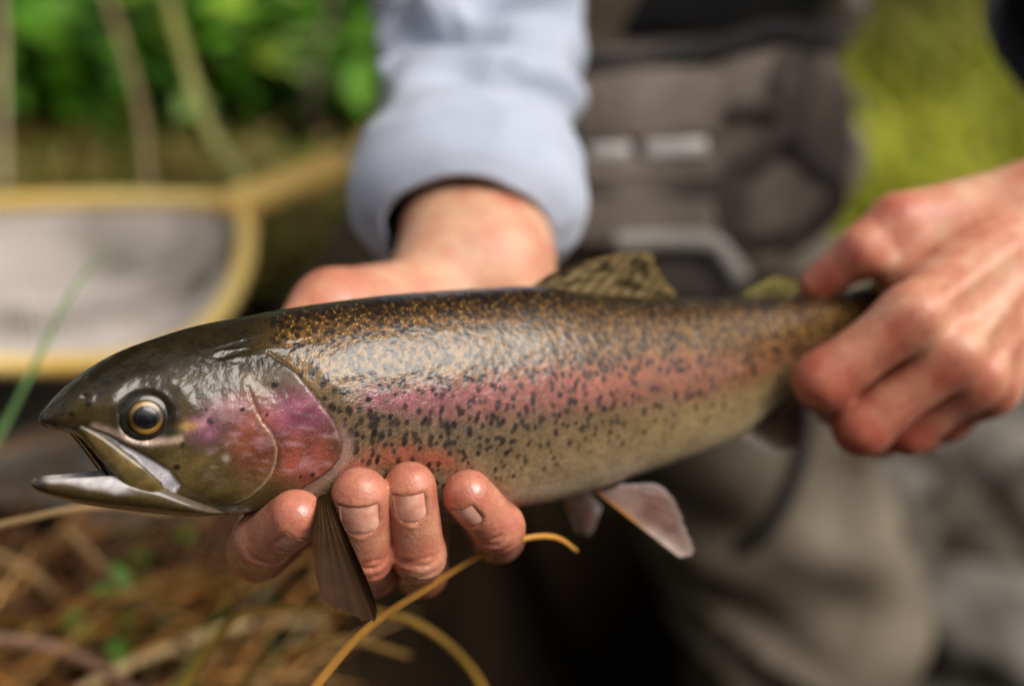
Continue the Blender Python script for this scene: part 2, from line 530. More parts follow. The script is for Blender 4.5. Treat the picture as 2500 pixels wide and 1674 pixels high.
def build_ground():
    a = np.concatenate([np.linspace(-60, -3, 30), np.linspace(-2.9, 3.5, 220), np.linspace(3.7, 60, 30)])
    b = np.concatenate([np.linspace(-40, -1.2, 20), np.linspace(-1.1, 5, 210), np.linspace(5.3, 90, 40)])
    X, Y = np.meshgrid(a, b, indexing='ij')
    Z = ground_h(X, Y)
    m, nt, p = new_mat('bank_soil')
    tc = nt.nodes.new('ShaderNodeTexCoord')
    n1 = nt.nodes.new('ShaderNodeTexNoise'); n1.inputs['Scale'].default_value = 9; n1.inputs['Detail'].default_value = 8
    n2 = nt.nodes.new('ShaderNodeTexNoise'); n2.inputs['Scale'].default_value = 60; n2.inputs['Detail'].default_value = 6
    for n in (n1, n2):
        nt.links.new(tc.outputs['Object'], n.inputs['Vector'])
    k = attr_node(nt, 'gravel')
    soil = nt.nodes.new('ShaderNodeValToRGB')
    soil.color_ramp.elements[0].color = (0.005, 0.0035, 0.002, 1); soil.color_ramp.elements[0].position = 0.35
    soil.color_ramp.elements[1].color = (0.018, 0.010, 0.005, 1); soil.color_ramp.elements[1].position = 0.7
    grav = nt.nodes.new('ShaderNodeValToRGB')
    grav.color_ramp.elements[0].color = (0.03, 0.026, 0.018, 1); grav.color_ramp.elements[0].position = 0.35
    grav.color_ramp.elements[1].color = (0.17, 0.155, 0.13, 1); grav.color_ramp.elements[1].position = 0.65
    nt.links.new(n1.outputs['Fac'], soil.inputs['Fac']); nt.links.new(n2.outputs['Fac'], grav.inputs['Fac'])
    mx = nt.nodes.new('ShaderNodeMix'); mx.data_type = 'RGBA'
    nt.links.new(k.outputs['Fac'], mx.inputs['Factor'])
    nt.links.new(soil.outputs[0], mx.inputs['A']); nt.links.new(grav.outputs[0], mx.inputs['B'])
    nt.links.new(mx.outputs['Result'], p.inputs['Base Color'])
    p.inputs['Roughness'].default_value = 1.0
    p.inputs['Specular IOR Level'].default_value = 0.05
    bp = nt.nodes.new('ShaderNodeBump'); bp.inputs['Distance'].default_value = 0.01
    nt.links.new(n2.outputs['Fac'], bp.inputs['Height']); nt.links.new(bp.outputs[0], p.inputs['Normal'])
    g = sstep(0.26, 0.36, X + 0.05 * np.sin(Y * 7)) * (1 - sstep(1.7, 2.2, Y))
    V = np.stack([X, Y, Z], -1).reshape(-1, 3)
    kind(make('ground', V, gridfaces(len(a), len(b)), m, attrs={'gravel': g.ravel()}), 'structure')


build_ground()


def rock_mesh(name, c, size, seed, material, label, group, rough=0.22):
    bm = bmesh.new(); bmesh.ops.create_icosphere(bm, subdivisions=4, radius=1.0)
    V = np.array([v.co[:] for v in bm.verts]); Q = np.array([[v.index for v in f.verts] for f in bm.faces]); bm.free()
    n = fbm(V * 1.3 + seed * 7.1, 4)
    V = V * (1 + rough * n)[:, None]
    V = np.sign(V) * np.abs(V)**0.9
    a = seed * 1.7
    Rz = np.array([[cos(a), -sin(a), 0], [sin(a), cos(a), 0], [0, 0, 1]])
    V = (V @ Rz.T) * np.asarray(size)
    c = np.asarray(c, float)
    o = make(name, V + c, Q, material, origin=c - np.array([0, 0, size[2] * 0.6]), closed=True)
    return tag(o, label, 'rock', group)


# boulder that carries the landing net, and the stones on the gravel side
rock_mesh('boulder', (-0.46, 0.86, 0.245), (0.33, 0.17, 0.13), 3, STONE_PALE, 'pale grey boulder on the bank under the landing net', None)
rs = np.random.default_rng(4)
stones = []
tries = 0
while len(stones) < 34 and tries < 4000:
    tries += 1
    x = rs.uniform(0.36, 1.1); y = rs.uniform(0.55, 1.75)
    c = w2c(np.array([x, y, 0.05])); px, py = proj(c)
    if not (2080 < px < 2800 and 850 < py < 2000):
        continue
    r = rs.uniform(0.035, 0.085)
    if any((x - a)**2 + (y - b)**2 < (0.8 * (r + q))**2 for a, b, q in stones):
        continue
    stones.append((x, y, r))
for i, (x, y, r) in enumerate(stones):
    z = float(ground_h(x, y))
    rock_mesh('stone', (x, y, z + r * 0.3), (r * rs.uniform(0.9, 1.3), r * rs.uniform(0.8, 1.1), r * rs.uniform(0.55, 0.8)), i + 10,
              STONE if i % 3 else STONE_PALE, 'dark mottled stone on the gravel beside the kneeling angler' if i % 3 else 'paler grey stone among the darker gravel stones', 'dark stones on the gravel' if i % 3 else 'pale stones on the gravel')


# ------------------------------------------------------------------ grass and leaves
def blades(base, length, width, lean, droop, azim, cols, nseg=7):
    """curved tapering blades; returns verts, quads, colours"""
    n = len(base); t = np.linspace(0, 1, nseg)[None, :]
    dirx = np.cos(azim)[:, None]; diry = np.sin(azim)[:, None]
    out = length[:, None] * (lean[:, None] * t + droop[:, None] * t**2)
    up = length[:, None] * (t * np.sqrt(np.maximum(0.05, 1 - lean[:, None]**2)) - 0.55 * droop[:, None] * t**2.4)
    C = np.stack([base[:, 0:1] + dirx * out, base[:, 1:2] + diry * out, base[:, 2:3] + up], -1)
    w = width[:, None] * (1 - t**1.6 * 0.93) * 0.5
    tw = rng.uniform(-0.9, 0.9, n)[:, None]
    side = np.stack([-diry * np.cos(tw) * np.ones_like(t), dirx * np.cos(tw) * np.ones_like(t), np.sin(tw) * np.ones_like(t)], -1)
    Lf = C - side * w[..., None]; Rt = C + side * w[..., None]
    mid = C + np.array([0, 0, -1.0]) * w[..., None] * 0.5
    V = np.stack([Lf, mid, Rt], 2).reshape(-1, 3)
    b = (np.arange(n) * nseg * 3)[:, None]; k = (np.arange(nseg - 1) * 3)[None, :]
    q = []
    for o in (0, 1):
        i = (b + k + o).ravel(); q.append(np.stack([i, i + 1, i + 4, i + 3], -1))
    col = np.repeat(cols, nseg * 3, axis=0)
    return V, np.vstack(q), col


def palette(n, cs, ws, jit=0.25):
    cs = np.array(cs); i = rng.choice(len(cs), n, p=np.array(ws) / sum(ws))
    return np.clip(cs[i] * rng.uniform(1 - jit, 1 + jit, (n, 1)), 0, 1)


DRY = [(0.26, 0.115, 0.036), (0.15, 0.060, 0.017), (0.34, 0.18, 0.065), (0.05, 0.020, 0.007), (0.06, 0.08, 0.010)]
# dry tussock on the near bank
n = 2200
bx = rng.uniform(-0.75, 0.02, n); by = rng.uniform(0.42, 1.0, n)
keep = (bx < -0.05 - 0.10 * np.abs(by - 0.75)) & ~((bx < -0.14) & (by > 0.70) & (by < 1.05) & (rng.random(n) < 0.93))
bx, by = bx[keep], by[keep]; n = len(bx)
gl, ga, gb, gz = rng.uniform(0.08, 0.23, n), rng.uniform(0.35, 0.85, n), rng.uniform(0.3, 0.9, n), rng.normal(-0.5, 1.2, n)
keep = bx + gl * (ga + gb) * np.cos(gz) < -0.055 - 0.12 * np.clip(by - 0.62, 0, 1)       # blades stop at the edge of the bank
bx, by, gl, ga, gb, gz = (v[keep] for v in (bx, by, gl, ga, gb, gz)); n = len(bx)
base = np.stack([bx, by, ground_h(bx, by) - 0.01], -1)
V, Q, C = blades(base, gl, rng.uniform(0.003, 0.0075, n), ga, gb, gz, palette(n, DRY, [4, 4, 2.5, 3, 0.7]))
kind(tag(make('dry_grass', V, Q, BLADE, attrs={'col': C}), 'brown dry bent grass matted over the near bank', 'grass'), 'stuff')
# longer separate blades hanging over the near bank
n = 560
bx = rng.uniform(-0.40, -0.06, n); by = rng.uniform(0.36, 0.66, n)
gl, ga, gb, gz = rng.uniform(0.12, 0.27, n), rng.uniform(0.25, 0.9, n), rng.uniform(0.3, 0.95, n), rng.normal(0.2, 1.5, n)
keep = (bx + gl * (ga + gb) * np.cos(gz) < -0.045)
bx, by, gl, ga, gb, gz = (v[keep] for v in (bx, by, gl, ga, gb, gz)); n = len(bx)
base = np.stack([bx, by, ground_h(bx, by) - 0.01], -1)
V, Q, C = blades(base, gl, rng.uniform(0.0040, 0.0085, n), ga, gb, gz, palette(n, [(0.72, 0.40, 0.13), (0.60, 0.26, 0.05), (0.78, 0.55, 0.27), (0.34, 0.36, 0.05)], [3, 3, 2, 0.7], 0.35), nseg=12)
Vp = V.reshape(n, -1, 3); cc = w2c(Vp); blx, bly = proj(cc)
ok = (bly.min(1) > 1285) & (cc[..., 2].min(1) > 0.47)          # only blades that stay below the fish
V = Vp[ok].reshape(-1, 3); C = C.reshape(n, -1, 3)[ok].reshape(-1, 3); n = int(ok.sum())
k_ = 12 * 3; b_ = (np.arange(n) * k_)[:, None]; s_ = (np.arange(11) * 3)[None, :]
Q = np.vstack([np.stack([(b_ + s_ + o).ravel(), (b_ + s_ + o + 1).ravel(), (b_ + s_ + o + 4).ravel(), (b_ + s_ + o + 3).ravel()], -1) for o in (0, 1)])
kind(tag(make('long_dry_grass', V, Q, BLADE, attrs={'col': C}), 'long tan and rust blades hanging over the near bank edge', 'grass'), 'stuff')
# short grass behind the net
n = 6500
bx = rng.uniform(-0.9, 0.0, n); by = rng.uniform(0.98, 1.22, n)
base = np.stack([bx, by, ground_h(bx, by) - 0.01], -1)
V, Q, C = blades(base, rng.uniform(0.03, 0.085, n), rng.uniform(0.004, 0.009, n), rng.uniform(0.1, 0.7, n), rng.uniform(0.2, 0.8, n),
                 rng.uniform(0, 6.28, n), palette(n, [(0.34, 0.36, 0.05), (0.60, 0.44, 0.18), (0.20, 0.28, 0.03), (0.50, 0.28, 0.11)], [3, 3, 3, 2]))
kind(tag(make('mixed_grass', V, Q, BLADE, attrs={'col': C}), 'olive and tan grass between landing net and green bushes', 'grass'), 'stuff')
# bright meadow behind the angler
n = 9000
bx = rng.uniform(0.05, 2.6, n); by = 1.75 + 4.5 * rng.random(n)**1.6
base = np.stack([bx, by, ground_h(bx, by) - 0.01], -1)
V, Q, C = blades(base, rng.uniform(0.10, 0.32, n), rng.uniform(0.006, 0.014, n), rng.uniform(0.05, 0.6, n), rng.uniform(0.1, 0.7, n),
                 rng.uniform(0, 6.28, n), palette(n, [(0.44, 0.46, 0.02), (0.31, 0.38, 0.015), (0.52, 0.52, 0.07), (0.30, 0.18, 0.03)], [4, 3, 2, 0.5]))
patch = fbm(np.stack([V[:, 0] * 2.2, V[:, 1] * 1.1, 0 * V[:, 0]], -1), 3)[:, None]
C = np.where(patch > 0.38, C * np.array([0.85, 0.55, 0.9]), C * np.clip(0.95 + 0.55 * patch, 0.4, 1.4))
kind(tag(make('meadow_grass', V, Q, BLADE, attrs={'col': C}), 'bright yellow green meadow grass behind the angler', 'grass'), 'stuff')


def leaf_cloud(centers, normals_up, size, cols):
    n = len(centers)
    az = rng.uniform(0, 2 * pi, n); tilt = rng.normal(0, 0.55, n); roll = rng.normal(0, 0.5, n)
    d = np.stack([np.cos(az) * np.cos(tilt), np.sin(az) * np.cos(tilt), np.sin(tilt)], -1)
    s = np.stack([-np.sin(az), np.cos(az), np.sin(roll) * 0.8], -1); s /= np.linalg.norm(s, axis=1)[:, None]
    nn = np.cross(d, s)
    L = size[:, None]
    # leaf: 8 points around, folded along the midrib
    pts = []
    for (a, b, c) in ((0, 0, 0), (0.30, 0.26, 0.05), (0.65, 0.24, 0.02), (1.0, 0, -0.12), (0.65, -0.24, 0.02), (0.30, -0.26, 0.05), (0.33, 0, -0.03), (0.67, 0, -0.05)):
        pts.append(centers + d * L * a + s * L * b + nn * L * c)
    V = np.stack(pts, 1).reshape(-1, 3)
    b = np.arange(n) * 8
    f4 = np.vstack([np.stack([b + 6, b + 1, b + 2, b + 7], -1), np.stack([b + 6, b + 7, b + 4, b + 5], -1)])
    f3 = np.vstack([np.stack([b, b + 1, b + 6], -1), np.stack([b, b + 6, b + 5], -1), np.stack([b + 7, b + 2, b + 3], -1), np.stack([b + 7, b + 3, b + 4], -1)])
    return V, [f4, f3], np.repeat(cols, 8, axis=0)


def bush(name, c, rad, nleaf, size, cols, ws, label, cat='bush', trunk=None, group=None, nclump=16):
    c = np.asarray(c, float); rad = np.asarray(rad, float)
    zb = float(ground_h(c[0], c[1]))
    root = empty(name, (c[0], c[1], zb), label, cat, group)
    cl = rng.normal(0, 1, (nclump, 3)); cl /= np.linalg.norm(cl, axis=1)[:, None]
    cl = c + cl * rad * rng.uniform(0.45, 0.95, (nclump, 1))
    cl[:, 2] = np.maximum(cl[:, 2], zb + 0.05)
    k = rng.integers(0, nclump, nleaf)
    p = cl[k] + rng.normal(0, 1, (nleaf, 3)) * rad * 0.20
    p[:, 2] = np.maximum(p[:, 2], zb + 0.02)
    bright = rng.uniform(0.75, 1.3, nclump)[k][:, None]
    V, Q, C = leaf_cloud(p, None, rng.uniform(0.6, 1.2, nleaf) * size, np.clip(palette(nleaf, cols, ws) * bright, 0, 1))
    make('foliage' if trunk is None else 'crown', V, Q, LEAF, root, attrs={'col': C}, smooth=False)
    if trunk:
        P = curve([(c[0], c[1], zb - 0.1), (c[0] + 0.1, c[1], zb + 0.4 * (c[2] - zb)), (c[0], c[1] + 0.1, c[2] + 0.4 * rad[2])], 16)
        V, Q = tube(P, np.linspace(trunk, trunk * 0.35, 16), 10)
        make('trunk', V, Q, BARK, root, closed=True)
        for i in range(6):
            s = P[5 + i]
            V, Q = tube(curve([s, (s + cl[i]) / 2 + np.array([0, 0, 0.05]), cl[i]], 8), np.linspace(trunk * 0.4, trunk * 0.1, 8), 7)
            make('limb', V, Q, BARK, root, closed=True)
    else:
        for i in range(min(nclump, 9)):
            s = np.array([c[0], c[1], zb - 0.03]) + rng.normal(0, 0.05, 3) * np.array([1, 1, 0])
            V, Q = tube(curve([s, (s + cl[i]) / 2 + rng.normal(0, 0.04, 3), cl[i]], 8), np.linspace(0.008, 0.003, 8), 6)
            make('stem', V, Q, BARK, root, closed=True)
    return root


GREEN = [(0.12, 0.33, 0.015), (0.19, 0.44, 0.04), (0.035, 0.10, 0.008), (0.30, 0.40, 0.04), (0.34, 0.50, 0.14)]
bush('leafy_bush', (-0.44, 1.27, 0.475), (0.14, 0.10, 0.13), 260, 0.060, GREEN, [4, 3, 3, 1, 0.6], 'dark green leafy bush farthest from the angler above the net hoop')
bush('leafy_bush', (-0.22, 1.33, 0.475), (0.15, 0.10, 0.12), 280, 0.060, GREEN, [3, 4, 2, 2, 1.2], 'bright green leafy bush between dark bush and pale blue sleeve')
bush('leafy_bush', (-0.72, 1.45, 0.5), (0.18, 0.15, 0.18), 400, 0.06, GREEN, [3, 2, 4, 1, 0.5], 'deep green bush out at the end of the bank beyond net hoop')
bush('leafy_bush', (-0.40, 2.4, 0.8), (0.8, 0.3, 0.5), 2000, 0.09, GREEN, [3, 2, 4, 1, 0.5], 'tall shadowy green bush behind the two leafy bushes')
bush('willow_bush', (0.75, 3.6, 0.5), (0.5, 0.4, 0.5), 900, 0.08, [(0.16, 0.24, 0.02), (0.10, 0.17, 0.02), (0.22, 0.10, 0.04)], [3, 2, 1.2], 'yellow green bush with rusty leaves behind the meadow grass')
bush('willow_bush', (1.9, 4.4, 0.9), (0.9, 0.5, 0.9), 1600, 0.10, [(0.10, 0.17, 0.02), (0.07, 0.13, 0.015)], [3, 2], 'broad dull green bush at the far edge of the meadow')
for k, (x, y, z, r, lab) in enumerate([(-1.5, 4.1, 4.6, 2.2, 'unseen high spreading tree over the far end of the bank'), (0.9, 4.4, 4.9, 2.3, 'unseen high spreading tree over the meadow behind the angler'), (3.2, 5.4, 4.6, 2.1, 'unseen tall tree beyond the meadow'), (-2.2, 6.0, 3.2, 1.9, 'unseen tall dark tree at the far left'), (0.4, 7.0, 3.6, 2.1, 'unseen tall dark tree directly behind the kneeling angler'),
                                       (-4.8, 4.2, 3.0, 1.7, 'unseen dark tree standing alone beside the bank'), (-3.0, -3.6, 2.4, 1.7, 'unseen dark tree to the left behind the photographer'), (-0.6, -4.2, 2.4, 1.8, 'unseen dense dark tree straight behind the photographer'), (1.8, -4.0, 2.3, 1.7, 'unseen dense dark tree beside the tree behind the photographer'), (4.2, -3.4, 2.2, 1.6, 'unseen dark tree at the stream end')]):
    bush('unseen_tree', (x, y, z), (r, r * 0.8, r * 0.9), 3500, 0.22, [(0.05, 0.10, 0.012), (0.035, 0.07, 0.01)], [1, 1], lab, 'tree', trunk=0.14, group='unseen trees added to darken reflections', nclump=26)  # trees out of view, added to darken the fish's reflections and cut fill


def stem(name, pts, w, colr, label, cat='grass', group=None, ns=6, seg=28, taper=0.4):
    """one single grass blade or stalk: flat tapered tube through photograph points with depths"""
    P = curve([pw(*p) for p in pts], seg)
    r = np.linspace(w, w * taper, seg) * 0.5
    V, Q = tube(P, r, ns, flat=(FV, 0.35))
    c = np.array(colr) * np.ones((len(V), 1))
    o = make(name, V, Q, BLADE, origin=P[0], attrs={'col': c}, closed=True)
    return tag(o, label, cat, group)


stem('grass_stalk', [(620, 470, 1.02), (520, 330, 1.02), (455, 150, 1.02), (400, -40, 1.0), (360, -180, 1.0)], 0.0095, (0.95, 0.92, 0.34), 'wide yellow green grass stalk rising from behind the net handle', taper=0.9)
stem('grass_stalk', [(365, 470, 1.06), (345, 280, 1.06), (300, 110, 1.05), (255, -30, 1.04), (220, -160, 1.04)], 0.0070, (0.80, 0.58, 0.32), 'slim tan grass stalk rising behind the net hoop', taper=0.8)
stem('grass_stalk', [(8, 470, 1.0), (6, 200, 1.0), (2, -60, 1.0)], 0.0065, (0.75, 0.62, 0.36), 'straight straw coloured stalk crossing the net hoop by the boulder', taper=0.9)
stem('green_grass_stalk', [(-60, 1160, 0.62), (10, 1040, 0.62), (80, 900, 0.62), (140, 780, 0.63), (205, 670, 0.65), (270, 610, 0.67)], 0.0042, (0.16, 0.30, 0.10), 'thin green grass blade standing in front of the net bag', taper=0.25)
stem('dry_blade', [(690, 1790, 0.455), (790, 1650, 0.455), (900, 1530, 0.455), (1050, 1430, 0.457), (1190, 1345, 0.46), (1290, 1312, 0.467), (1360, 1312, 0.475), (1410, 1345, 0.485)], 0.0036, (0.58, 0.27, 0.045), 'orange dry blade bending up below the little finger', taper=0.45)
stem('dry_blade', [(380, 1800, 0.56), (470, 1650, 0.56), (560, 1520, 0.56), (640, 1490, 0.56), (800, 1482, 0.56), (960, 1500, 0.565), (1080, 1560, 0.575), (1170, 1660, 0.59), (1200, 1760, 0.60)], 0.0040, (0.60, 0.34, 0.05), 'amber dry blade kinked over below the pectoral fin', taper=0.6)
stem('dry_blade', [(450, 1790, 0.62), (600, 1650, 0.62), (720, 1580, 0.62), (850, 1560, 0.63), (1000, 1600, 0.64)], 0.0045, (0.46, 0.27, 0.06), 'olive brown blade arching beneath the amber kinked blade', taper=0.5)
stem('dry_blade', [(-60, 1295, 0.52), (60, 1268, 0.52), (180, 1243, 0.52), (280, 1240, 0.53), (420, 1260, 0.55)], 0.0034, (0.52, 0.33, 0.15), 'pale straw blade lying level under the lower jaw', taper=0.6)
stem('dry_blade', [(-60, 1555, 0.66), (120, 1580, 0.66), (260, 1640, 0.66), (420, 1760, 0.66)], 0.0075, (0.42, 0.24, 0.15), 'broad pinkish brown blade lying in the dry tussock', taper=0.7)
stem('dry_blade', [(-60, 1330, 0.75), (100, 1420, 0.75), (190, 1560, 0.75), (230, 1700, 0.75)], 0.0065, (0.40, 0.25, 0.10), 'wide tan blade curving down through the dry tussock', taper=0.6)
stem('dry_blade', [(160, 1290, 0.72), (300, 1440, 0.72), (420, 1540, 0.72), (520, 1640, 0.72)], 0.0065, (0.30, 0.17, 0.07), 'brown blade slanting down beside the small green sprout', taper=0.6)
# small green sprouts in the dry grass
for (px, py, d, lab) in ((345, 1370, 0.76, 'small fresh green sprout between brown blades'), (255, 1560, 0.72, 'tiny yellow green sprout low in the dry tussock')):
    c0 = pw(px, py, d)
    p = c0 + rng.normal(0, 1, (9, 3)) * np.array([0.010, 0.01, 0.018])
    V, Q, C = leaf_cloud(p, None, rng.uniform(0.012, 0.022, 9), palette(9, [(0.13, 0.30, 0.03), (0.20, 0.34, 0.05)], [1, 1]))
    zb = float(ground_h(c0[0], c0[1]))
    r = empty('green_sprout', (c0[0], c0[1], zb), lab, 'plant')
    make('foliage', V, Q, LEAF, r, attrs={'col': C}, smooth=False)
    V, Q = tube(curve([(c0[0], c0[1], zb - 0.01), (c0[0] + 0.004, c0[1], (zb + c0[2]) / 2), tuple(c0)], 6), 0.0012, 6)
    make('stem', V, Q, LEAF, r, attrs={'col': np.ones((len(V), 3)) * np.array([0.12, 0.25, 0.04])}, closed=True)


# ------------------------------------------------------------------ landing net
def build_net():
    root = empty('landing_net', pw(300, 690, 0.92), 'wooden landing net with pale mesh bag lying on the boulder', 'landing net')
    up = [(-420, 560, 0.99), (-200, 520, 0.98), (0, 497, 0.97), (250, 488, 0.96), (480, 491, 0.95), (585, 505, 0.945)]
    lo = [(585, 505, 0.945), (603, 560, 0.93), (588, 660, 0.905), (530, 770, 0.88), (430, 845, 0.862), (250, 885, 0.855), (0, 892, 0.855), (-200, 880, 0.86)]
    en = [(-420, 560, 0.99), (-500, 640, 0.97), (-480, 780, 0.92), (-360, 850, 0.88), (-200, 880, 0.86)]
    U_ = curve([pw(*p) for p in up], 40); L_ = curve([pw(*p) for p in lo], 50); E_ = curve([pw(*p) for p in en], 24)
    hoop = np.vstack([U_[::-1][:-1][::-1], L_[1:], E_[::-1][1:]])
    V, Q = tube(hoop, 0.0066, 12)
    make('hoop', V, Q, WOOD, root, closed=True)
    H_ = curve([pw(545, 507, 0.944), pw(640, 478, 0.948), pw(760, 430, 0.955), pw(845, 397, 0.962)], 20)
    V, Q = tube(H_, np.concatenate([[0.009, 0.0115], np.full(15, 0.0122), [0.0122, 0.0118, 0.0095]]), 14)
    make('handle', V, Q, WOOD, root, closed=True)
    K_ = curve([pw(870, 378, 0.965), pw(915, 340, 0.975), pw(980, 300, 0.99)], 8)
    V, Q = tube(K_, np.array([0.006, 0.009, 0.010, 0.010, 0.010, 0.010, 0.009, 0.006]), 12)
    make('handle_end', V, Q, WOOD, root, closed=True)
    V, Q = tube(curve([pw(840, 398, 0.962), pw(875, 376, 0.966)], 4), 0.005, 10)
    make('ferrule', V, Q, SILVER, root, closed=True)
    # bag: a sheet of cords hung between the two rails
    nu, nv = 70, 56
    a = curve([pw(*p) for p in [(-430, 600, 0.985)] + up[1:]], nu)
    b = curve([pw(*p) for p in [(-460, 800, 0.91), (-330, 860, 0.875), (-150, 884, 0.86), (0, 892, 0.855), (250, 885, 0.855), (430, 845, 0.862), (530, 770, 0.88), (588, 660, 0.905), (600, 560, 0.935)]], nu)
    t = np.linspace(0, 1, nv)[None, :, None]
    S = a[:, None] * (1 - t) + b[:, None] * t
    u = np.linspace(0, 1, nu)[:, None]
    sag = 0.028 * np.sin(pi * t[..., 0])**0.8 * np.sin(pi * np.clip(u, 0.02, 0.98))**0.6
    sag = sag + 0.010 * fbm(S * 16.0, 2) * np.sin(pi * t[..., 0]) - 0.016 * np.exp(-((t[..., 0] - 0.38 - 0.25 * (1 - u)) / 0.07)**2)
    S[..., 2] -= sag
    me = make('net_bag', S.reshape(-1, 3), gridfaces(nu, nv), NETMESH, root)
    w = me.modifiers.new('cords', 'WIREFRAME'); w.thickness = 0.0042; w.use_replace = True; w.use_even_offset = False


build_net()

# ------------------------------------------------------------------ the trout
TH = radians(29.0)
D0 = 0.485
EV = np.array([cos(TH), 0, sin(TH)])         # along the fish (camera frame)
NV3 = np.array([sin(TH), 0, -cos(TH)])       # out of its near flank


def plane_st(px, py):
    a = (np.asarray(px, float) - 1250) / F; b = -(np.asarray(py, float) - 837) / F
    D = D0 / (1 - tan(TH) * a)
    return a * D / cos(TH), b * D


def st_cam(s, t, q):
    s, t, q = np.broadcast_arrays(s, t, q)
    return s[..., None] * EV + t[..., None] * np.array([0, 1.0, 0]) + q[..., None] * NV3 + np.array([0, 0, D0])


TOP = [(97, 1024), (104, 1008), (117, 993), (160, 945), (213, 902), (288, 859), (374, 827), (480, 795), (598, 772), (747, 746), (875, 728), (961, 718), (1067, 709),
       (1174, 702), (1260, 697), (1320, 700), (1420, 712), (1633, 727), (1761, 727), (1860, 725), (1953, 724), (2050, 712), (2150, 690), (2230, 672)]
BOT = [(97, 1030), (104, 1038), (125, 1046), (150, 1052), (190, 1064), (225, 1100), (258, 1140), (282, 1180), (305, 1212), (345, 1236), (427, 1250), (534, 1254), (608, 1254), (700, 1264),
       (800, 1272), (900, 1276), (1000, 1275), (1100, 1267), (1200, 1248), (1270, 1233), (1334, 1222), (1388, 1208), (1462, 1186), (1516, 1165), (1601, 1137),
       (1708, 1100), (1793, 1064), (1868, 1004), (1921, 958), (1964, 925), (2050, 885), (2150, 850), (2230, 835)]
WID = [(97, 1.2), (104, 3.6), (117, 5.2), (160, 8.5), (213, 11.0), (288, 13.8), (374, 16.2), (480, 18.8), (598, 21.0), (747, 23.2), (875, 24.4), (1000, 25.4), (1174, 25.8), (1320, 25.2),
       (1516, 22.5), (1708, 18.2), (1868, 13.0), (1964, 10.2), (2050, 8.8), (2150, 7.0), (2230, 4.0)]


def prof(tab, s, col):
    P = np.array(tab, float)
    if col == 't':
        x, y = plane_st(P[:, 0], P[:, 1])
    else:
        x, _ = plane_st(P[:, 0], np.full(len(P), 837.0)); y = P[:, 1] * 0.001
    return pchip(x, y, s)


NU, NV = 1000, 176
sa, sb = plane_st(97, 1027)[0], plane_st(2230, 750)[0]
uu = np.linspace(0, 1, NU)
S1 = sa + (sb - sa) * (uu + 0.0 * uu)
S1[:30] = sa + (S1[29] - sa) * (np.linspace(0, 1, 30)**1.6)


def smooth1(a, k):
    ker = np.hanning(2 * k + 1); ker /= ker.sum()
    return np.convolve(np.pad(a, k, mode='edge'), ker, 'valid')


T1, B1, W1 = prof(TOP, S1, 't'), prof(BOT, S1, 't'), prof(WID, S1, 'w')
w_ = sstep(0, 60, np.arange(NU))
T1 = T1 * (1 - w_) + smooth1(T1, 10) * w_
B1 = B1 * (1 - w_) + smooth1(B1, 6) * w_
W1 = W1 * (1 - w_) + smooth1(W1, 20) * w_
phi = np.linspace(0, pi, NV)[None, :]
cy = np.cos(phi); sy = np.sin(phi)
half = ((T1 - B1) / 2)[:, None]; cen = ((T1 + B1) / 2)[:, None]
tt = cen + half * cy
# widest a little above the middle; the belly of the trunk is fuller than the back
px_u = proj(st_cam(S1, cen[:, 0], 0 * S1))[0]
belly = sstep(700, 1000, px_u)[:, None]
ex = np.where(cy > 0, 0.92 + 0.5 * (1 - sstep(560, 820, px_u)[:, None]) * sstep(120, 260, px_u)[:, None], 0.92 - 0.16 * belly)
qq = W1[:, None] * np.maximum(sy, 0)**ex
# flat muzzle section above the mouth
BASE = st_cam(S1[:, None] + 0 * tt, tt, qq)
PX, PY = proj(BASE)
AR = np.concatenate([np.zeros((NU, 1)), np.cumsum(np.linalg.norm(np.diff(BASE, axis=1), axis=2), axis=1)], axis=1)   # arc from the back
SM = (S1 - S1[0])[:, None] * 1000 + 0 * AR
AM = AR * 1000
DEP = BASE[..., 2]

# --- landmarks of the near flank (photograph pixels)
EYE = (354, 1017)
GILL = [(655, 862), (690, 885), (723, 910), (759, 954), (795, 1001), (821, 1041), (833, 1077), (829, 1114), (806, 1143), (759, 1175), (723, 1194), (632, 1236), (560, 1262)]
PREOP = [(604, 950), (610, 968), (621, 997), (639, 1030), (664, 1059), (677, 1095), (674, 1132), (661, 1161), (639, 1186), (610, 1208), (575, 1222)]
SUBOP = [(803, 1041), (763, 1077), (726, 1117), (700, 1100), (682, 1075)]
HEADP = [(-200, 700), (640, 700), (655, 862)] + GILL[1:] + [(560, 1400), (-200, 1400)]
MAXP = [(186, 1036), (205, 1060), (224, 1088), (254, 1124), (272, 1154), (290, 1183), (326, 1212), (370, 1224), (399, 1215), (395, 1190), (370, 1154), (326, 1114), (283, 1081), (246, 1059), (214, 1044)]
WHITEP = [(228, 1052), (275, 1070), (341, 1106), (414, 1150), (440, 1185), (428, 1203), (399, 1214), (385, 1180), (330, 1118), (270, 1076)]
STRX = [600, 800, 924, 1049, 1173, 1297, 1422, 1588, 1691, 1815, 1985, 2200]
STRY = [1000, 975, 968, 976, 968, 952, 942, 923, 913, 893, 850, 790]
STRW = [26, 30, 32, 40, 48, 50, 52, 52, 50, 44, 32, 20]

d_gill = d_line(PX, PY, GILL)
head = sd_poly(PX, PY, HEADP)              # negative on the head
d_pre = d_line(PX, PY, PREOP)
d_sub = d_line(PX, PY, SUBOP)
d_eye = np.hypot(PX - EYE[0], (PY - EYE[1]) * 1.05)
sd_max = sd_poly(PX, PY, MAXP)
sd_wh = sd_poly(PX, PY, WHITEP)
PREP = PREOP + [(420, 1240), (420, 900)]
sd_pre = sd_poly(PX, PY, PREP)

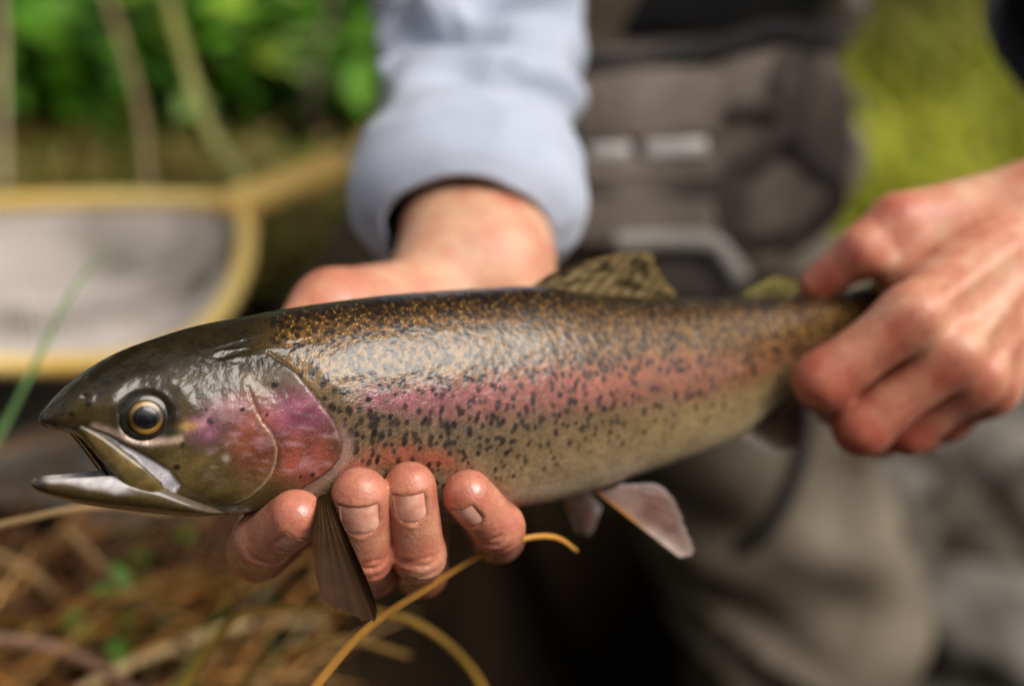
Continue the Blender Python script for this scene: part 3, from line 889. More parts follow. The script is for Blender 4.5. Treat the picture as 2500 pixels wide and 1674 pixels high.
# --- relief (millimetres along the normal)
dU = np.gradient(BASE, axis=0); dV = np.gradient(BASE, axis=1)
NRM = np.cross(dU, dV)
NRM /= np.linalg.norm(NRM, axis=2)[..., None] + 1e-12
mid = NV // 2
if (NRM[NU // 2, mid] @ NV3) < 0:
    NRM = -NRM
for e in (0, NV - 1):
    NRM[:, e] = np.array([0, 1.0, 0]) if e == 0 else np.array([0, -1.0, 0])
p2 = np.stack([SM * 0.10, AM * 0.10, 0 * SM], -1)
disp = np.zeros((NU, NV))
gmask = sstep(770, 900, PY)
disp += np.where(head < 0, 1.5 * (1 - sstep(0, 90, -head)) + 0.2, -0.75 * (1 - sstep(0, 60, head))) * sstep(840, 910, PY) * sstep(420, 620, PX) * (1 - sstep(1235, 1262, PY))
disp -= 0.55 * np.exp(-(d_gill / 5.0)**2) * sstep(850, 880, PY)
disp += np.where(sd_pre < 0, 0.07 * np.exp(-((d_pre - 3) / 9.0)**2), -0.35 * np.exp(-(d_pre / 7.0)**2)) * 1.0
disp -= 0.16 * np.exp(-(d_sub / 4.0)**2)
disp -= 2.1 * (1 - sstep(38, 78, d_eye))
disp += 0.5 * np.exp(-((np.hypot(PX - 366, PY - 1010) - 96) / 18.0)**2) * sstep(0, 60, 1030 - PY)
disp += 0.4 * np.exp(-((np.hypot(PX - 366, PY - 1010) - 92) / 14.0)**2) * sstep(0, 40, PY - 1030)
disp -= 0.8 * np.exp(-(((PX - 208) / 9.0)**2 + ((PY - 968) / 7.0)**2))
disp += 0.15 * np.exp(-((np.hypot(PX - 208, PY - 968) - 16) / 6.0)**2)
disp -= 0.7 * (1 - sstep(-6, 8, sd_wh))                                  # fold behind the upper jaw bone
disp += 0.35 * vnoise(p2 * 1.1) * (head < 0) * sstep(880, 960, PY) * (1 - np.exp(-(d_eye / 90.0)**2))
disp += 0.10 * vnoise(p2 * 5.0) * (head < 0) * sstep(880, 960, PY)
# water film wrinkled over the nape
nape = np.exp(-(((PX - 600) / 150.0)**2 + ((PY - 852 + 0.12 * (PX - 600)) / 34.0)**2)**1.5)
pn = np.stack([SM * 0.16 + 0.3 * vnoise(p2 * 4), AM * 0.36, 0 * SM + 3.3], -1)
ridge = 1 - np.abs(vnoise(pn)) * 2.2
disp += 0.36 * np.clip(ridge, -0.2, 1) * nape
disp += 0.12 * vnoise(p2 * 0.55) * (head > 0)
BODY = BASE + NRM * (disp * 0.001)[..., None]
BODY[:, 0] = BASE[:, 0]; BODY[:, -1] = BASE[:, -1]

# --- pigment
LAM_T = np.interp(PX, [p[0] for p in TOP], [p[1] for p in TOP])
LAM_B = np.interp(PX, [p[0] for p in BOT[9:]], [p[1] for p in BOT[9:]])
st = np.interp(PX, STRX, STRY); sw = np.interp(PX, STRX, STRW)
lam = np.where(PY < st, (PY - LAM_T) / (st - LAM_T), 1 + (PY - st) / np.maximum(LAM_B - st, 10))
lam = np.clip(lam + 0.05 * fbm(p2 * 1.2, 3), 0, 2)
LK = [0, 0.12, 0.30, 0.55, 0.80, 1.0, 1.2, 1.5, 1.8, 2.0]
LC = np.array([(0.012, 0.007, 0.003), (0.032, 0.015, 0.004), (0.112, 0.050, 0.010), (0.150, 0.075, 0.018), (0.145, 0.082, 0.026), (0.125, 0.080, 0.040),
               (0.140, 0.093, 0.050), (0.195, 0.137, 0.074), (0.28, 0.21, 0.125), (0.42, 0.34, 0.25)])
COL = np.stack([np.interp(lam, LK, LC[:, k]) for k in range(3)], -1)


def blend(mask, c):
    global COL
    m = np.clip(mask, 0, 1)[..., None]
    COL = COL * (1 - m) + np.asarray(c, float) * m


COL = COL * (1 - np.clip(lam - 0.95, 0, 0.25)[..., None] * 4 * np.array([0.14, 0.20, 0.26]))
nz1 = fbm(p2 * 2.0, 3); nz2 = fbm(p2 * 6.0 + 9, 2)
# paler towards the tail underneath
blend(0.5 * sstep(1350, 1800, PX) * sstep(1.15, 1.6, lam), (0.24, 0.172, 0.070))
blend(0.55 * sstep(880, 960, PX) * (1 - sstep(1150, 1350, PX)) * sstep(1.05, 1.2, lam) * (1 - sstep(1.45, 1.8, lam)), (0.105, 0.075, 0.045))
# lateral stripe: mauve at the shoulder, salmon further back
stripe = (0.88 + 0.35 * fbm(p2 * 9, 2)) * np.exp(-np.abs((PY - st + 6 * nz1) / (sw * 1.15))**2.6) * sstep(830, 930, PX) * (0.86 + 0.2 * nz2)
sc_c = np.stack([np.interp(PX, [850, 1150, 1500, 1950], v) for v in ((0.24, 0.29, 0.31, 0.22), (0.072, 0.085, 0.080, 0.075), (0.105, 0.095, 0.055, 0.03))], -1)
m_ = np.clip(stripe * np.interp(PX, [850, 1500, 1800, 2050], [0.85, 0.85, 0.7, 0.3]), 0, 1)[..., None]
COL = COL * (1 - m_) + sc_c * m_
# red tinge on the belly round the fingers
d_tinge = d_line(PX, PY, [(850, 1150), (905, 1120), (990, 1105), (1080, 1125), (1160, 1170), (1230, 1225), (1270, 1250)])
blend(0.75 * np.exp(-(d_tinge / 30.0)**2) * (0.85 + 0.3 * nz1), (0.28, 0.062, 0.032))

# spots: jittered grid in millimetres along the flank
spot = np.zeros((NU, NV))
rs2 = np.random.default_rng(21)
sx = SM[:, 0]; smax = sx[-1]
sp = 2.3
for i in range(int(smax / sp) + 1):
    for j in range(int(104 / sp)):
        s0 = (i + 0.5 * (j % 2)) * sp + rs2.uniform(-1.15, 1.15); a0 = (j + 0.5) * sp + rs2.uniform(-1.1, 1.1)
        k = np.searchsorted(sx, s0)
        if k < 2 or k >= NU - 2:
            continue
        r_ = np.argmin(np.abs(AM[k] - a0))
        if r_ >= NV - 3 and a0 > AM[k, -1]:
            continue
        L = lam[k, r_]; x = PX[k, r_]; y = PY[k, r_]
        if head[k, r_] < 12:
            dens = 0.34 if (y < 1010 and x < 640 and L < 0.75 and d_eye[k, r_] > 105) else 0.02
            sz = 0.62
        else:
            dens = np.interp(L, [0, 0.1, 0.7, 0.9, 1.0, 1.1, 1.25, 1.5, 1.7, 1.85], [0.9, 0.95, 0.92, 0.6, 0.28, 0.5, 0.8, 0.55, 0.25, 0.0])
            if L > 1.1:
                dens *= np.interp(x, [850, 1250, 1500, 1800], [1.0, 0.85, 0.6, 0.35])
            sz = np.interp(L, [0, 0.5, 1.2, 1.7], [0.95, 1.0, 1.18, 0.7])
        if rs2.random() > dens:
            continue
        ra = 0.92 * sz * rs2.uniform(0.66, 1.2); rb = ra * rs2.uniform(1.0, 1.7)
        an = rs2.normal(-0.25, 0.45)
        strength = rs2.uniform(0.75, 1.0)
        k0, k1 = np.searchsorted(sx, s0 - 2.6), np.searchsorted(sx, s0 + 2.6)
        ds = SM[k0:k1] - s0; da = AM[k0:k1] - a0
        e1 = (ds * cos(an) + da * sin(an)) / ra; e2 = (-ds * sin(an) + da * cos(an)) / rb
        rr = np.sqrt(e1**2 + e2**2) + 0.16 * nz2[k0:k1]
        spot[k0:k1] = np.maximum(spot[k0:k1], strength * (1 - sstep(0.72, 1.15, rr)))
# gold flecks over the dark back
gold = np.zeros((NU, NV))
sp = 1.5
for i in range(int(smax / sp) + 1):
    for j in range(int(26 / sp)):
        s0 = (i + 0.5 * (j % 2)) * sp + rs2.uniform(-0.6, 0.6); a0 = (j + 0.5) * sp + rs2.uniform(-0.6, 0.6)
        k = np.searchsorted(sx, s0)
        if k < 2 or k >= NU - 2:
            continue
        r_ = np.argmin(np.abs(AM[k] - a0))
        if head[k, r_] < 25 or rs2.random() > np.interp(lam[k, r_], [0.03, 0.15, 0.6, 0.85], [0.15, 0.85, 0.9, 0.0]):
            continue
        ra = rs2.uniform(0.20, 0.42)
        k0, k1 = np.searchsorted(sx, s0 - 1.2), np.searchsorted(sx, s0 + 1.2)
        rr = np.hypot(SM[k0:k1] - s0, AM[k0:k1] - a0) / ra
        gold[k0:k1] = np.maximum(gold[k0:k1], 1 - sstep(0.5, 1.2, rr))
blend(0.75 * gold * (1 - 0.85 * spot), (0.47, 0.27, 0.075))

# --- head pigment
wsoft = 5 + 75 * (1 - sstep(850, 905, PY))
hm = 1 - sstep(-1, 1, head / wsoft)
hd = np.clip(hm, 0, 1)
blend(hd, (0.058, 0.038, 0.011))                                          # olive brown ground colour
top_h = hd * (1 - sstep(0, 90, PY - np.interp(PX, [98, 200, 300, 400, 520, 640], [1010, 945, 905, 900, 905, 880])))
blend(top_h, (0.016, 0.011, 0.003))
blend(hd * 0.8 * np.exp(-(((PX - 500) / 130.0)**2 + ((PY - 1160) / 70.0)**2)**1.3), (0.11, 0.072, 0.024))
blend(hd * 0.5 * (1 - sstep(0, 40, np.abs(PY - 925))) * sstep(380, 460, PX), (0.15, 0.11, 0.07))
blend(hd * 0.9 * np.exp(-(((PX - 730) / 95.0)**2 + ((PY - 1010) / 62.0)**2)**1.6), (0.24, 0.065, 0.105))      # violet gill cover
blend(hd * 0.85 * np.exp(-(((PX - 745) / 85.0)**2 + ((PY - 1115) / 62.0)**2)**1.5), (0.28, 0.062, 0.042))     # red lower gill cover
blend(hd * 0.80 * np.exp(-(((PX - 615) / 58.0)**2 + ((PY - 1060) / 95.0)**2)**1.5), (0.26, 0.068, 0.04))
blend(hd * 0.75 * np.exp(-(((PX - 500) / 50.0)**2 + ((PY - 1050) / 36.0)**2)**1.5) * (0.9 + 0.4 * nz1), (0.30, 0.11, 0.18))
blend(hd * 0.6 * np.exp(-(((PX - 560) / 60.0)**2 + ((PY - 1005) / 40.0)**2)**1.5), (0.26, 0.12, 0.13))
stk = fbm(np.stack([SM * 0.22 + AM * 0.16, AM * 0.75 - SM * 0.35, 0 * SM], -1), 3)
blend(hd * 0.32 * np.clip(stk + 0.05, 0, 1) * sstep(940, 1000, PY) * sstep(430, 560, PX) * (1 - sstep(1120, 1200, PY)), (0.50, 0.30, 0.34))
blend(hd * 0.5 * sstep(1195, 1245, PY) * sstep(300, 420, PX), (0.06, 0.045, 0.022))
blend(hd * 0.75 * np.exp(-(d_line(PX, PY, [(430, 1256), (520, 1244), (600, 1238)]) / 9.0)**2), (0.45, 0.40, 0.32))
blend(np.where(sd_pre < 0, np.exp(-((d_pre - 2) / 4.0)**2), 0) * hd * (0.42 + 0.35 * nz1) * sstep(945, 1010, PY) * (1 - 0.6 * sstep(1150, 1215, PY)), (0.45, 0.31, 0.19))
blend(np.where(sd_pre > 0, np.exp(-(d_pre / 5.0)**2), 0) * hd * 0.6, (0.10, 0.045, 0.03))
blend(0.85 * np.exp(-(d_gill / 3.6)**2) * sstep(850, 880, PY), (0.05, 0.028, 0.018))
blend(0.5 * np.exp(-(d_sub / 2.8)**2) * hd, (0.12, 0.04, 0.04))
sd_bel = (1 - sstep(-4, 4, sd_wh)) * hd
blend(sd_bel, (0.66, 0.62, 0.66))
blend(hd * 0.9 * (1 - sstep(74, 100, d_eye)), (0.018, 0.012, 0.005))
blend(hd * 0.8 * np.exp(-(d_line(PX, PY, [(230, 1040), (300, 1066), (370, 1080), (440, 1072)]) / 9.0)**2), (0.44, 0.30, 0.22))
blend(hd * 0.7 * np.exp(-(((PX - 462) / 22.0)**2 + ((PY - 1040) / 11.0)**2)), (0.42, 0.24, 0.05))
for (x, y, r) in ((512, 1028, 11), (432, 1140, 10), (760, 1153, 7), (592, 998, 7), (215, 985, 9), (175, 1012, 9), (262, 936, 8), (236, 950, 7), (300, 925, 7), (150, 1010, 7), (670, 940, 9), (565, 940, 8)):
    spot = np.maximum(spot, 0.95 * (1 - sstep(r * 0.55, r * 1.15, np.hypot(PX - x, (PY - y) * 1.1) + 2 * nz2)))
blend(hd * 0.5 * np.exp(-(np.hypot(PX - 552 * 1, PY - 1118) / 9.0)**2), (0.6, 0.45, 0.4))
blend(spot * 0.96, (0.007, 0.005, 0.005))
COL = COL * (1 + 0.30 * np.clip(hd, 0, 1) * fbm(p2 * 2.6 + 31, 3) + 0.12 * fbm(p2 * 1.3 + 5, 2))[..., None]
COL = np.clip(COL, 0.002, 1)
# pale shoulder girdle just behind the gill cover
sh = np.where(head > 0, np.exp(-((head - 14) / 16.0)**2), 0) * sstep(1010, 1080, PY)
blend(sh * 0.7, (0.33, 0.19, 0.16))
# dark lips and snout
blend(hd * (1 - sstep(100, 190, PX)) * 0.6, (0.028, 0.022, 0.012))
# skin glint amount: silvery along the flank, little on the back
shine = np.interp(lam, [0, 0.25, 0.6, 1.0, 1.6, 2.0], [0.02, 0.05, 0.10, 0.12, 0.08, 0.04]) * (1 - 0.75 * spot)
shine = np.where(head < 0, 0.05, shine)
scaly = sstep(4, 40, head)


def fish_mat():
    m, nt, p = new_mat('trout_skin')
    a = attr_node(nt, 'col'); fc = attr_node(nt, 'v_mm'); sn = attr_node(nt, 'shine'); sl = attr_node(nt, 'scaly'); wt = attr_node(nt, 'film')
    # fine fleck noise
    nz = nt.nodes.new('ShaderNodeTexNoise'); nz.inputs['Scale'].default_value = 1.6; nz.inputs['Detail'].default_value = 4; nz.inputs['Roughness'].default_value = 0.7
    nt.links.new(fc.outputs['Vector'], nz.inputs['Vector'])
    mr = nt.nodes.new('ShaderNodeMapRange'); mr.inputs['From Min'].default_value = 0.28; mr.inputs['From Max'].default_value = 0.72
    mr.inputs['To Min'].default_value = 0.55; mr.inputs['To Max'].default_value = 1.5
    nt.links.new(nz.outputs['Fac'], mr.inputs['Value'])
    # scales: small cells, each tinted a little differently
    mp = nt.nodes.new('ShaderNodeMapping'); mp.inputs['Scale'].default_value = (0.95, 1.15, 1)
    nt.links.new(fc.outputs['Vector'], mp.inputs['Vector'])
    vo = nt.nodes.new('ShaderNodeTexVoronoi'); vo.inputs['Scale'].default_value = 1.0; vo.inputs['Randomness'].default_value = 0.55
    nt.links.new(mp.outputs[0], vo.inputs['Vector'])
    sepc = nt.nodes.new('ShaderNodeSeparateColor'); nt.links.new(vo.outputs['Color'], sepc.inputs[0])
    mr2 = nt.nodes.new('ShaderNodeMapRange'); mr2.inputs['To Min'].default_value = 0.72; mr2.inputs['To Max'].default_value = 1.3
    nt.links.new(sepc.outputs[0], mr2.inputs['Value'])
    mx = nt.nodes.new('ShaderNodeMix'); mx.inputs['A'].default_value = 1.0
    nt.links.new(sl.outputs['Fac'], mx.inputs['Factor']); nt.links.new(mr2.outputs[0], mx.inputs['B'])
    m1 = nt.nodes.new('ShaderNodeMath'); m1.operation = 'MULTIPLY'
    nt.links.new(mr.outputs[0], m1.inputs[0]); nt.links.new(mx.outputs['Result'], m1.inputs[1])
    sca = nt.nodes.new('ShaderNodeVectorMath'); sca.operation = 'SCALE'
    nt.links.new(a.outputs['Color'], sca.inputs[0]); nt.links.new(m1.outputs[0], sca.inputs['Scale'])
    nt.links.new(sca.outputs[0], p.inputs['Base Color'])
    nt.links.new(sn.outputs['Fac'], p.inputs['Metallic'])
    p.inputs['Roughness'].default_value = 0.42
    p.inputs['Specular IOR Level'].default_value = 0.12
    p.inputs['Coat Weight'].default_value = 1.0
    p.inputs['Coat IOR'].default_value = 1.41
    p.inputs['Coat Roughness'].default_value = 0.07
    # relief: scale edges under the slime, then the uneven film on top
    b1 = nt.nodes.new('ShaderNodeBump'); b1.inputs['Distance'].default_value = 0.0001; b1.invert = True
    sm = nt.nodes.new('ShaderNodeMath'); sm.operation = 'MULTIPLY'
    nt.links.new(vo.outputs['Distance'], sm.inputs[0]); nt.links.new(sl.outputs['Fac'], sm.inputs[1])
    nt.links.new(sm.outputs[0], b1.inputs['Height'])
    b2 = nt.nodes.new('ShaderNodeBump'); b2.inputs['Distance'].default_value = 0.00008
    nt.links.new(nz.outputs['Fac'], b2.inputs['Height']); nt.links.new(b1.outputs[0], b2.inputs['Normal'])
    nt.links.new(b2.outputs[0], p.inputs['Normal'])
    nf = nt.nodes.new('ShaderNodeTexNoise'); nf.inputs['Scale'].default_value = 0.34; nf.inputs['Detail'].default_value = 4
    nt.links.new(fc.outputs['Vector'], nf.inputs['Vector'])
    b3 = nt.nodes.new('ShaderNodeBump'); b3.inputs['Distance'].default_value = 0.00042
    nt.links.new(nf.outputs['Fac'], b3.inputs['Height'])
    b4 = nt.nodes.new('ShaderNodeBump'); b4.inputs['Distance'].default_value = 0.000028; b4.invert = True
    nl = nt.nodes.new('ShaderNodeTexNoise'); nl.inputs['Scale'].default_value = 0.085; nl.inputs['Detail'].default_value = 3; nl.inputs['Distortion'].default_value = 0.6
    nt.links.new(fc.outputs['Vector'], nl.inputs['Vector'])
    b5 = nt.nodes.new('ShaderNodeBump'); b5.inputs['Distance'].default_value = 0.0030
    fm = nt.nodes.new('ShaderNodeMath'); fm.operation = 'MULTIPLY_ADD'; fm.inputs[1].default_value = 0.75; fm.inputs[2].default_value = 0.17
    nt.links.new(wt.outputs['Fac'], fm.inputs[0])
    fh = nt.nodes.new('ShaderNodeMath'); fh.operation = 'MULTIPLY'
    nt.links.new(nl.outputs['Fac'], fh.inputs[0]); nt.links.new(fm.outputs[0], fh.inputs[1])
    nt.links.new(fh.outputs[0], b5.inputs['Height']); nt.links.new(b3.outputs[0], b5.inputs['Normal'])
    nt.links.new(sm.outputs[0], b4.inputs['Height']); nt.links.new(b5.outputs[0], b4.inputs['Normal'])
    nt.links.new(b4.outputs[0], p.inputs['Coat Normal'])
    return m


TROUT = fish_mat()
fish = empty('trout', pw(1100, 1275, 0.47), 'rainbow trout with pink flank stripe held across two hands', 'fish')

FARB = BASE - 2 * qq[..., None] * NV3
FARN = NRM - 2 * (NRM @ NV3)[..., None] * NV3
FAR = FARB + FARN * (disp * 0.001)[..., None]
ring = np.concatenate([BODY, FAR[:, NV - 2:0:-1]], axis=1)
NR = ring.shape[1]


def both(a):
    return np.concatenate([a, a[:, NV - 2:0:-1]], axis=1).reshape((NU * NR,) + a.shape[2:])


Vb = c2w(ring.reshape(-1, 3))
vmm = np.stack([SM, AM, 0 * SM], -1)
capA = np.arange(NR)[None, ::-1]; capB = ((NU - 1) * NR + np.arange(NR))[None, :]
cen0 = Vb[:NR].mean(0); cen1 = Vb[-NR:].mean(0)
Vb = np.vstack([Vb, cen0, cen1])
kk = np.arange(NR); k2 = (kk + 1) % NR
c0 = np.stack([np.full(NR, NU * NR), k2, kk], -1); c1 = np.stack([np.full(NR, NU * NR + 1), (NU - 1) * NR + kk, (NU - 1) * NR + k2], -1)


def pad2(a):
    return np.concatenate([a, a[:1], a[-1:]], axis=0)


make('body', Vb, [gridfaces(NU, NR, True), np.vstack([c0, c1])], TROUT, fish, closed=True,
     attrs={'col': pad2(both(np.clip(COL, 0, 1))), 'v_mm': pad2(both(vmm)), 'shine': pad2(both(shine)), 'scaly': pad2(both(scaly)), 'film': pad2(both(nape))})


def near_point(px, py):
    """index of the flank vertex seen at this pixel"""
    k = np.argmin((PX - px)**2 + (PY - py)**2 + 1e6 * (NRM[..., 2] > 0))
    return np.unravel_index(k, PX.shape)


# --- eyes
EYEMAT = col_mat('eye', rough=0.25, spec=0.2, coat=0.6, var=0.12, vscale=300, coat_rough=0.02)


def dome(c, n, up, rx, ry, hgt, colf, nr=14, na=36, zoff=0.0):
    n = n / np.linalg.norm(n); up = up - n * (up @ n); up /= np.linalg.norm(up); sd = np.cross(up, n)
    V = [c + n * (hgt + zoff)]; C = [colf(0, 0)]
    for i in range(1, nr + 1):
        r = i / nr
        for k in range(na):
            a = 2 * pi * k / na
            V.append(c + sd * rx * r * cos(a) + up * ry * r * sin(a) + n * (hgt * math.sqrt(max(0, 1 - 0.97 * r * r)) + zoff)); C.append(colf(r, a))
    V.append(c - n * 0.003 + n * zoff); C.append((0.02, 0.02, 0.02))
    f3 = [(0, 1 + k, 1 + (k + 1) % na) for k in range(na)]
    f4 = []
    for i in range(nr - 1):
        for k in range(na):
            a = 1 + i * na + k; b = 1 + i * na + (k + 1) % na
            f4.append((a, a + na, b + na, b))
    l = 1 + (nr - 1) * na; e = len(V) - 1
    f3 += [(e, l + (k + 1) % na, l + k) for k in range(na)]
    return np.array(V), [np.array(f4), np.array(f3)], np.array(C)


i0, j0 = near_point(*EYE)
for side in (1, -1):
    ec = BODY[i0, j0].copy(); en = (BASE[i0, j0] * 0 + NRM[i0 + 8, j0] * 0.75 + NV3 * 0.45)
    en = en / np.linalg.norm(en)
    upc = np.array([0, 1.0, 0])
    if side < 0:
        ec = ec - 2 * qq[i0, j0] * NV3; en = en - 2 * (en @ NV3) * NV3
    ec = ec + en * 0.0002
    V, Q, C = dome(ec, en, upc, 0.0078, 0.0072, 0.0018, lambda r, a: (0.012, 0.009, 0.005))
    eye = make('eye', c2w(V), Q, EYEMAT, fish, attrs={'col': C}, closed=True)
    V, Q, C = dome(ec + en * 0.0012, en, upc, 0.0054, 0.0052, 0.0013,
                   lambda r, a: tuple(np.array([0.25, 0.12, 0.018]) * (0.16 + 1.1 * max(0, sin(a))**2 + 0.85 * max(0, -sin(a + 0.3))**2) * (1 if r < 0.86 else 0.22) + np.array([0.05, 0.07, 0.06]) * max(0, sin(a)) * (r < 0.82)))
    make('iris', c2w(V), Q, EYEMAT, eye, attrs={'col': C}, closed=True)
    V, Q, C = dome(ec + en * 0.0019, en, upc, 0.0039, 0.0036, 0.0008, lambda r, a: (0.003, 0.003, 0.005))
    make('pupil', c2w(V), Q, EYEMAT, eye, attrs={'col': C}, closed=True)

# --- lower jaw: a loft with a hollow top
JT = [(77, 1178), (84, 1169), (100, 1160), (130, 1153), (180, 1147), (270, 1136), (340, 1150), (430, 1195), (540, 1240)]
JB = [(77, 1183), (84, 1194), (100, 1202), (130, 1212), (213, 1231), (320, 1246), (427, 1255), (490, 1257), (540, 1252)]
JW = [(77, 1.5), (84, 3.2), (100, 5.0), (130, 7.2), (213, 11.0), (320, 14.0), (427, 14.5), (540, 8)]
js = np.linspace(plane_st(77, 1180)[0], plane_st(540, 1245)[0], 110)
js[:12] = js[0] + (js[11] - js[0]) * np.linspace(0, 1, 12)**1.6
jt, jb, jw = prof(JT, js, 't'), prof(JB, js, 't'), prof(JW, js, 'w')
na = 64
ang = np.linspace(0, 2 * pi, na, endpoint=False)[None, :]
half = ((jt - jb) / 2)[:, None]; cenj = ((jt + jb) / 2)[:, None]
yy = cenj + half * np.cos(ang); qj = jw[:, None] * np.sign(np.sin(ang)) * np.abs(np.sin(ang))**0.75
hol = np.clip(np.cos(ang), 0, 1) * np.exp(-(np.abs(np.sin(ang)) / 0.55)**4)
yy = yy - 1.15 * half * hol * sstep(0, 14, np.arange(len(js)))[:, None]
JV = st_cam(js[:, None] + 0 * yy, yy, qj)
jpx, jpy = proj(JV)
fr = np.clip((yy - jb[:, None]) / (jt - jb)[:, None], 0, 1)
nj = fbm(np.stack([js[:, None] * 120 + 0 * yy, yy * 120, qj * 60], -1), 3)
wj = sstep(0.50, 0.72, fr + 0.12 * nj + 0.10 * sstep(230, 300, jpx)) * (1 - 0.92 * sstep(285, 350, jpx + 14 * nj))
JC = np.array([0.07, 0.045, 0.015]) * (1 - wj[..., None]) + np.array([0.50, 0.46, 0.46]) * wj[..., None]
bt = (1 - sstep(0.02, 0.30, fr)) * sstep(180, 330, jpx)
JC = JC * (1 - 0.6 * bt[..., None]) + np.array([0.07, 0.05, 0.03]) * 0.6 * bt[..., None]
tipm = (1 - sstep(85, 128, jpx + 10 * nj))[..., None]
JC = JC * (1 - tipm) + np.array([0.035, 0.030, 0.022]) * tipm
WETSKIN = col_mat('wet_fish_skin', rough=0.32, spec=0.2, coat=0.7, var=0.22, vscale=420, bump=0.0003, bscale=300, coat_rough=0.09)
JVw = c2w(JV.reshape(-1, 3)); nn_ = len(js)
JVw = np.vstack([JVw, JVw[:na].mean(0), JVw[-na:].mean(0)])
kk = np.arange(na); k2 = (kk + 1) % na
make('lower_jaw', JVw, [gridfaces(nn_, na, True), np.vstack([np.stack([np.full(na, nn_ * na), k2, kk], -1), np.stack([np.full(na, nn_ * na + 1), (nn_ - 1) * na + kk, (nn_ - 1) * na + k2], -1)])],
     WETSKIN, fish, closed=True, attrs={'col': pad2(np.clip(JC.reshape(-1, 3), 0, 1))})

# --- upper jaw bone (paddle lying over the corner of the mouth), one each side
axm = curve([(192, 1043), (235, 1075), (285, 1122), (330, 1165), (372, 1203), (396, 1217)], 46)
tang = np.gradient(axm, axis=0); tang /= np.linalg.norm(tang, axis=1)[:, None]
nrm2 = np.stack([-tang[:, 1], tang[:, 0]], -1)
wd = np.interp(np.linspace(0, 1, 46), [0, 0.1, 0.35, 0.6, 0.8, 0.93, 1.0], [9, 14, 25, 34, 35, 26, 6])
vx = np.linspace(-1, 1, 17)
MP = axm[:, None] + nrm2[:, None] * (wd[:, None] * vx[None, :])[..., None]


def surf_at(px, py):
    """camera point of the near flank surface seen at these pixels, from the base grid"""
    out = np.zeros(px.shape + (3,)); 
    f = px.ravel(); g = py.ravel(); o = out.reshape(-1, 3)
    sel = slice(0, 330)
    BX, BY = PX[sel, :NV], PY[sel, :NV]; BD = DEP[sel, :NV]
    front = NRM[sel, :, 2] < 0.15
    for i in range(len(f)):
        d2 = (BX - f[i])**2 + (BY - g[i])**2 + 1e5 * (~front)
        k = np.argmin(d2)
        o[i] = pc(f[i], g[i], BD.ravel()[k])
    return out


mx_in = np.clip(MP[..., 0], 120, 420); my_in = MP[..., 1]
MS = surf_at(mx_in, my_in)
dm = MS[..., 2]
base_d = smooth1(np.median(dm, axis=1), 5)
thick = 0.0013 * np.sqrt(np.clip(1 - vx**2, 0, 1))[None, :] + 0 * dm
up_d = base_d[:, None] - 0.0026 - thick
lo_d = base_d[:, None] + 0.0012 + 0 * dm
for side in (1, -1):
    A = pc(MP[..., 0], MP[..., 1], up_d); B = pc(MP[..., 0], MP[..., 1], lo_d)
    if side < 0:
        for M in (A, B):
            q = (M - np.array([0, 0, D0])) @ NV3
            M -= 2 * q[..., None] * NV3
    nu_, nv_ = A.shape[:2]
    V = np.vstack([A.reshape(-1, 3), B.reshape(-1, 3)])
    f1 = gridfaces(nu_, nv_); f2 = f1[:, ::-1] + nu_ * nv_
    idx = np.arange(nu_ * nv_).reshape(nu_, nv_)
    rim = np.concatenate([idx[0, :], idx[1:, -1], idx[-1, -2::-1], idx[-2:0:-1, 0]]); r2 = np.roll(rim, -1)
    f3 = np.stack([rim, rim + nu_ * nv_, r2 + nu_ * nv_, r2], -1)
    n4 = fbm(np.stack([MP[..., 0] * 0.03, MP[..., 1] * 0.03, 0 * MP[..., 0]], -1), 3)
    mc = np.array([0.13, 0.085, 0.026]) * (1 + 0.35 * n4[..., None]) * np.where(np.abs(vx) > 0.8, 0.75, 1.0)[None, :, None]
    mc = mc * (0.55 + 0.45 * sstep(0, 0.35, np.linspace(0, 1, nu_)))[:, None, None]
    make('upper_jaw_bone', c2w(V), np.vstack([f1, f2, f3]), WETSKIN, fish, attrs={'col': np.vstack([mc.reshape(-1, 3)] * 2)}, closed=True)

# --- fins
FINMAT = col_mat('fin', rough=0.5, spec=0.03, coat=0.0, trans=0.35, var=0.2, vscale=160, coat_rough=0.12)


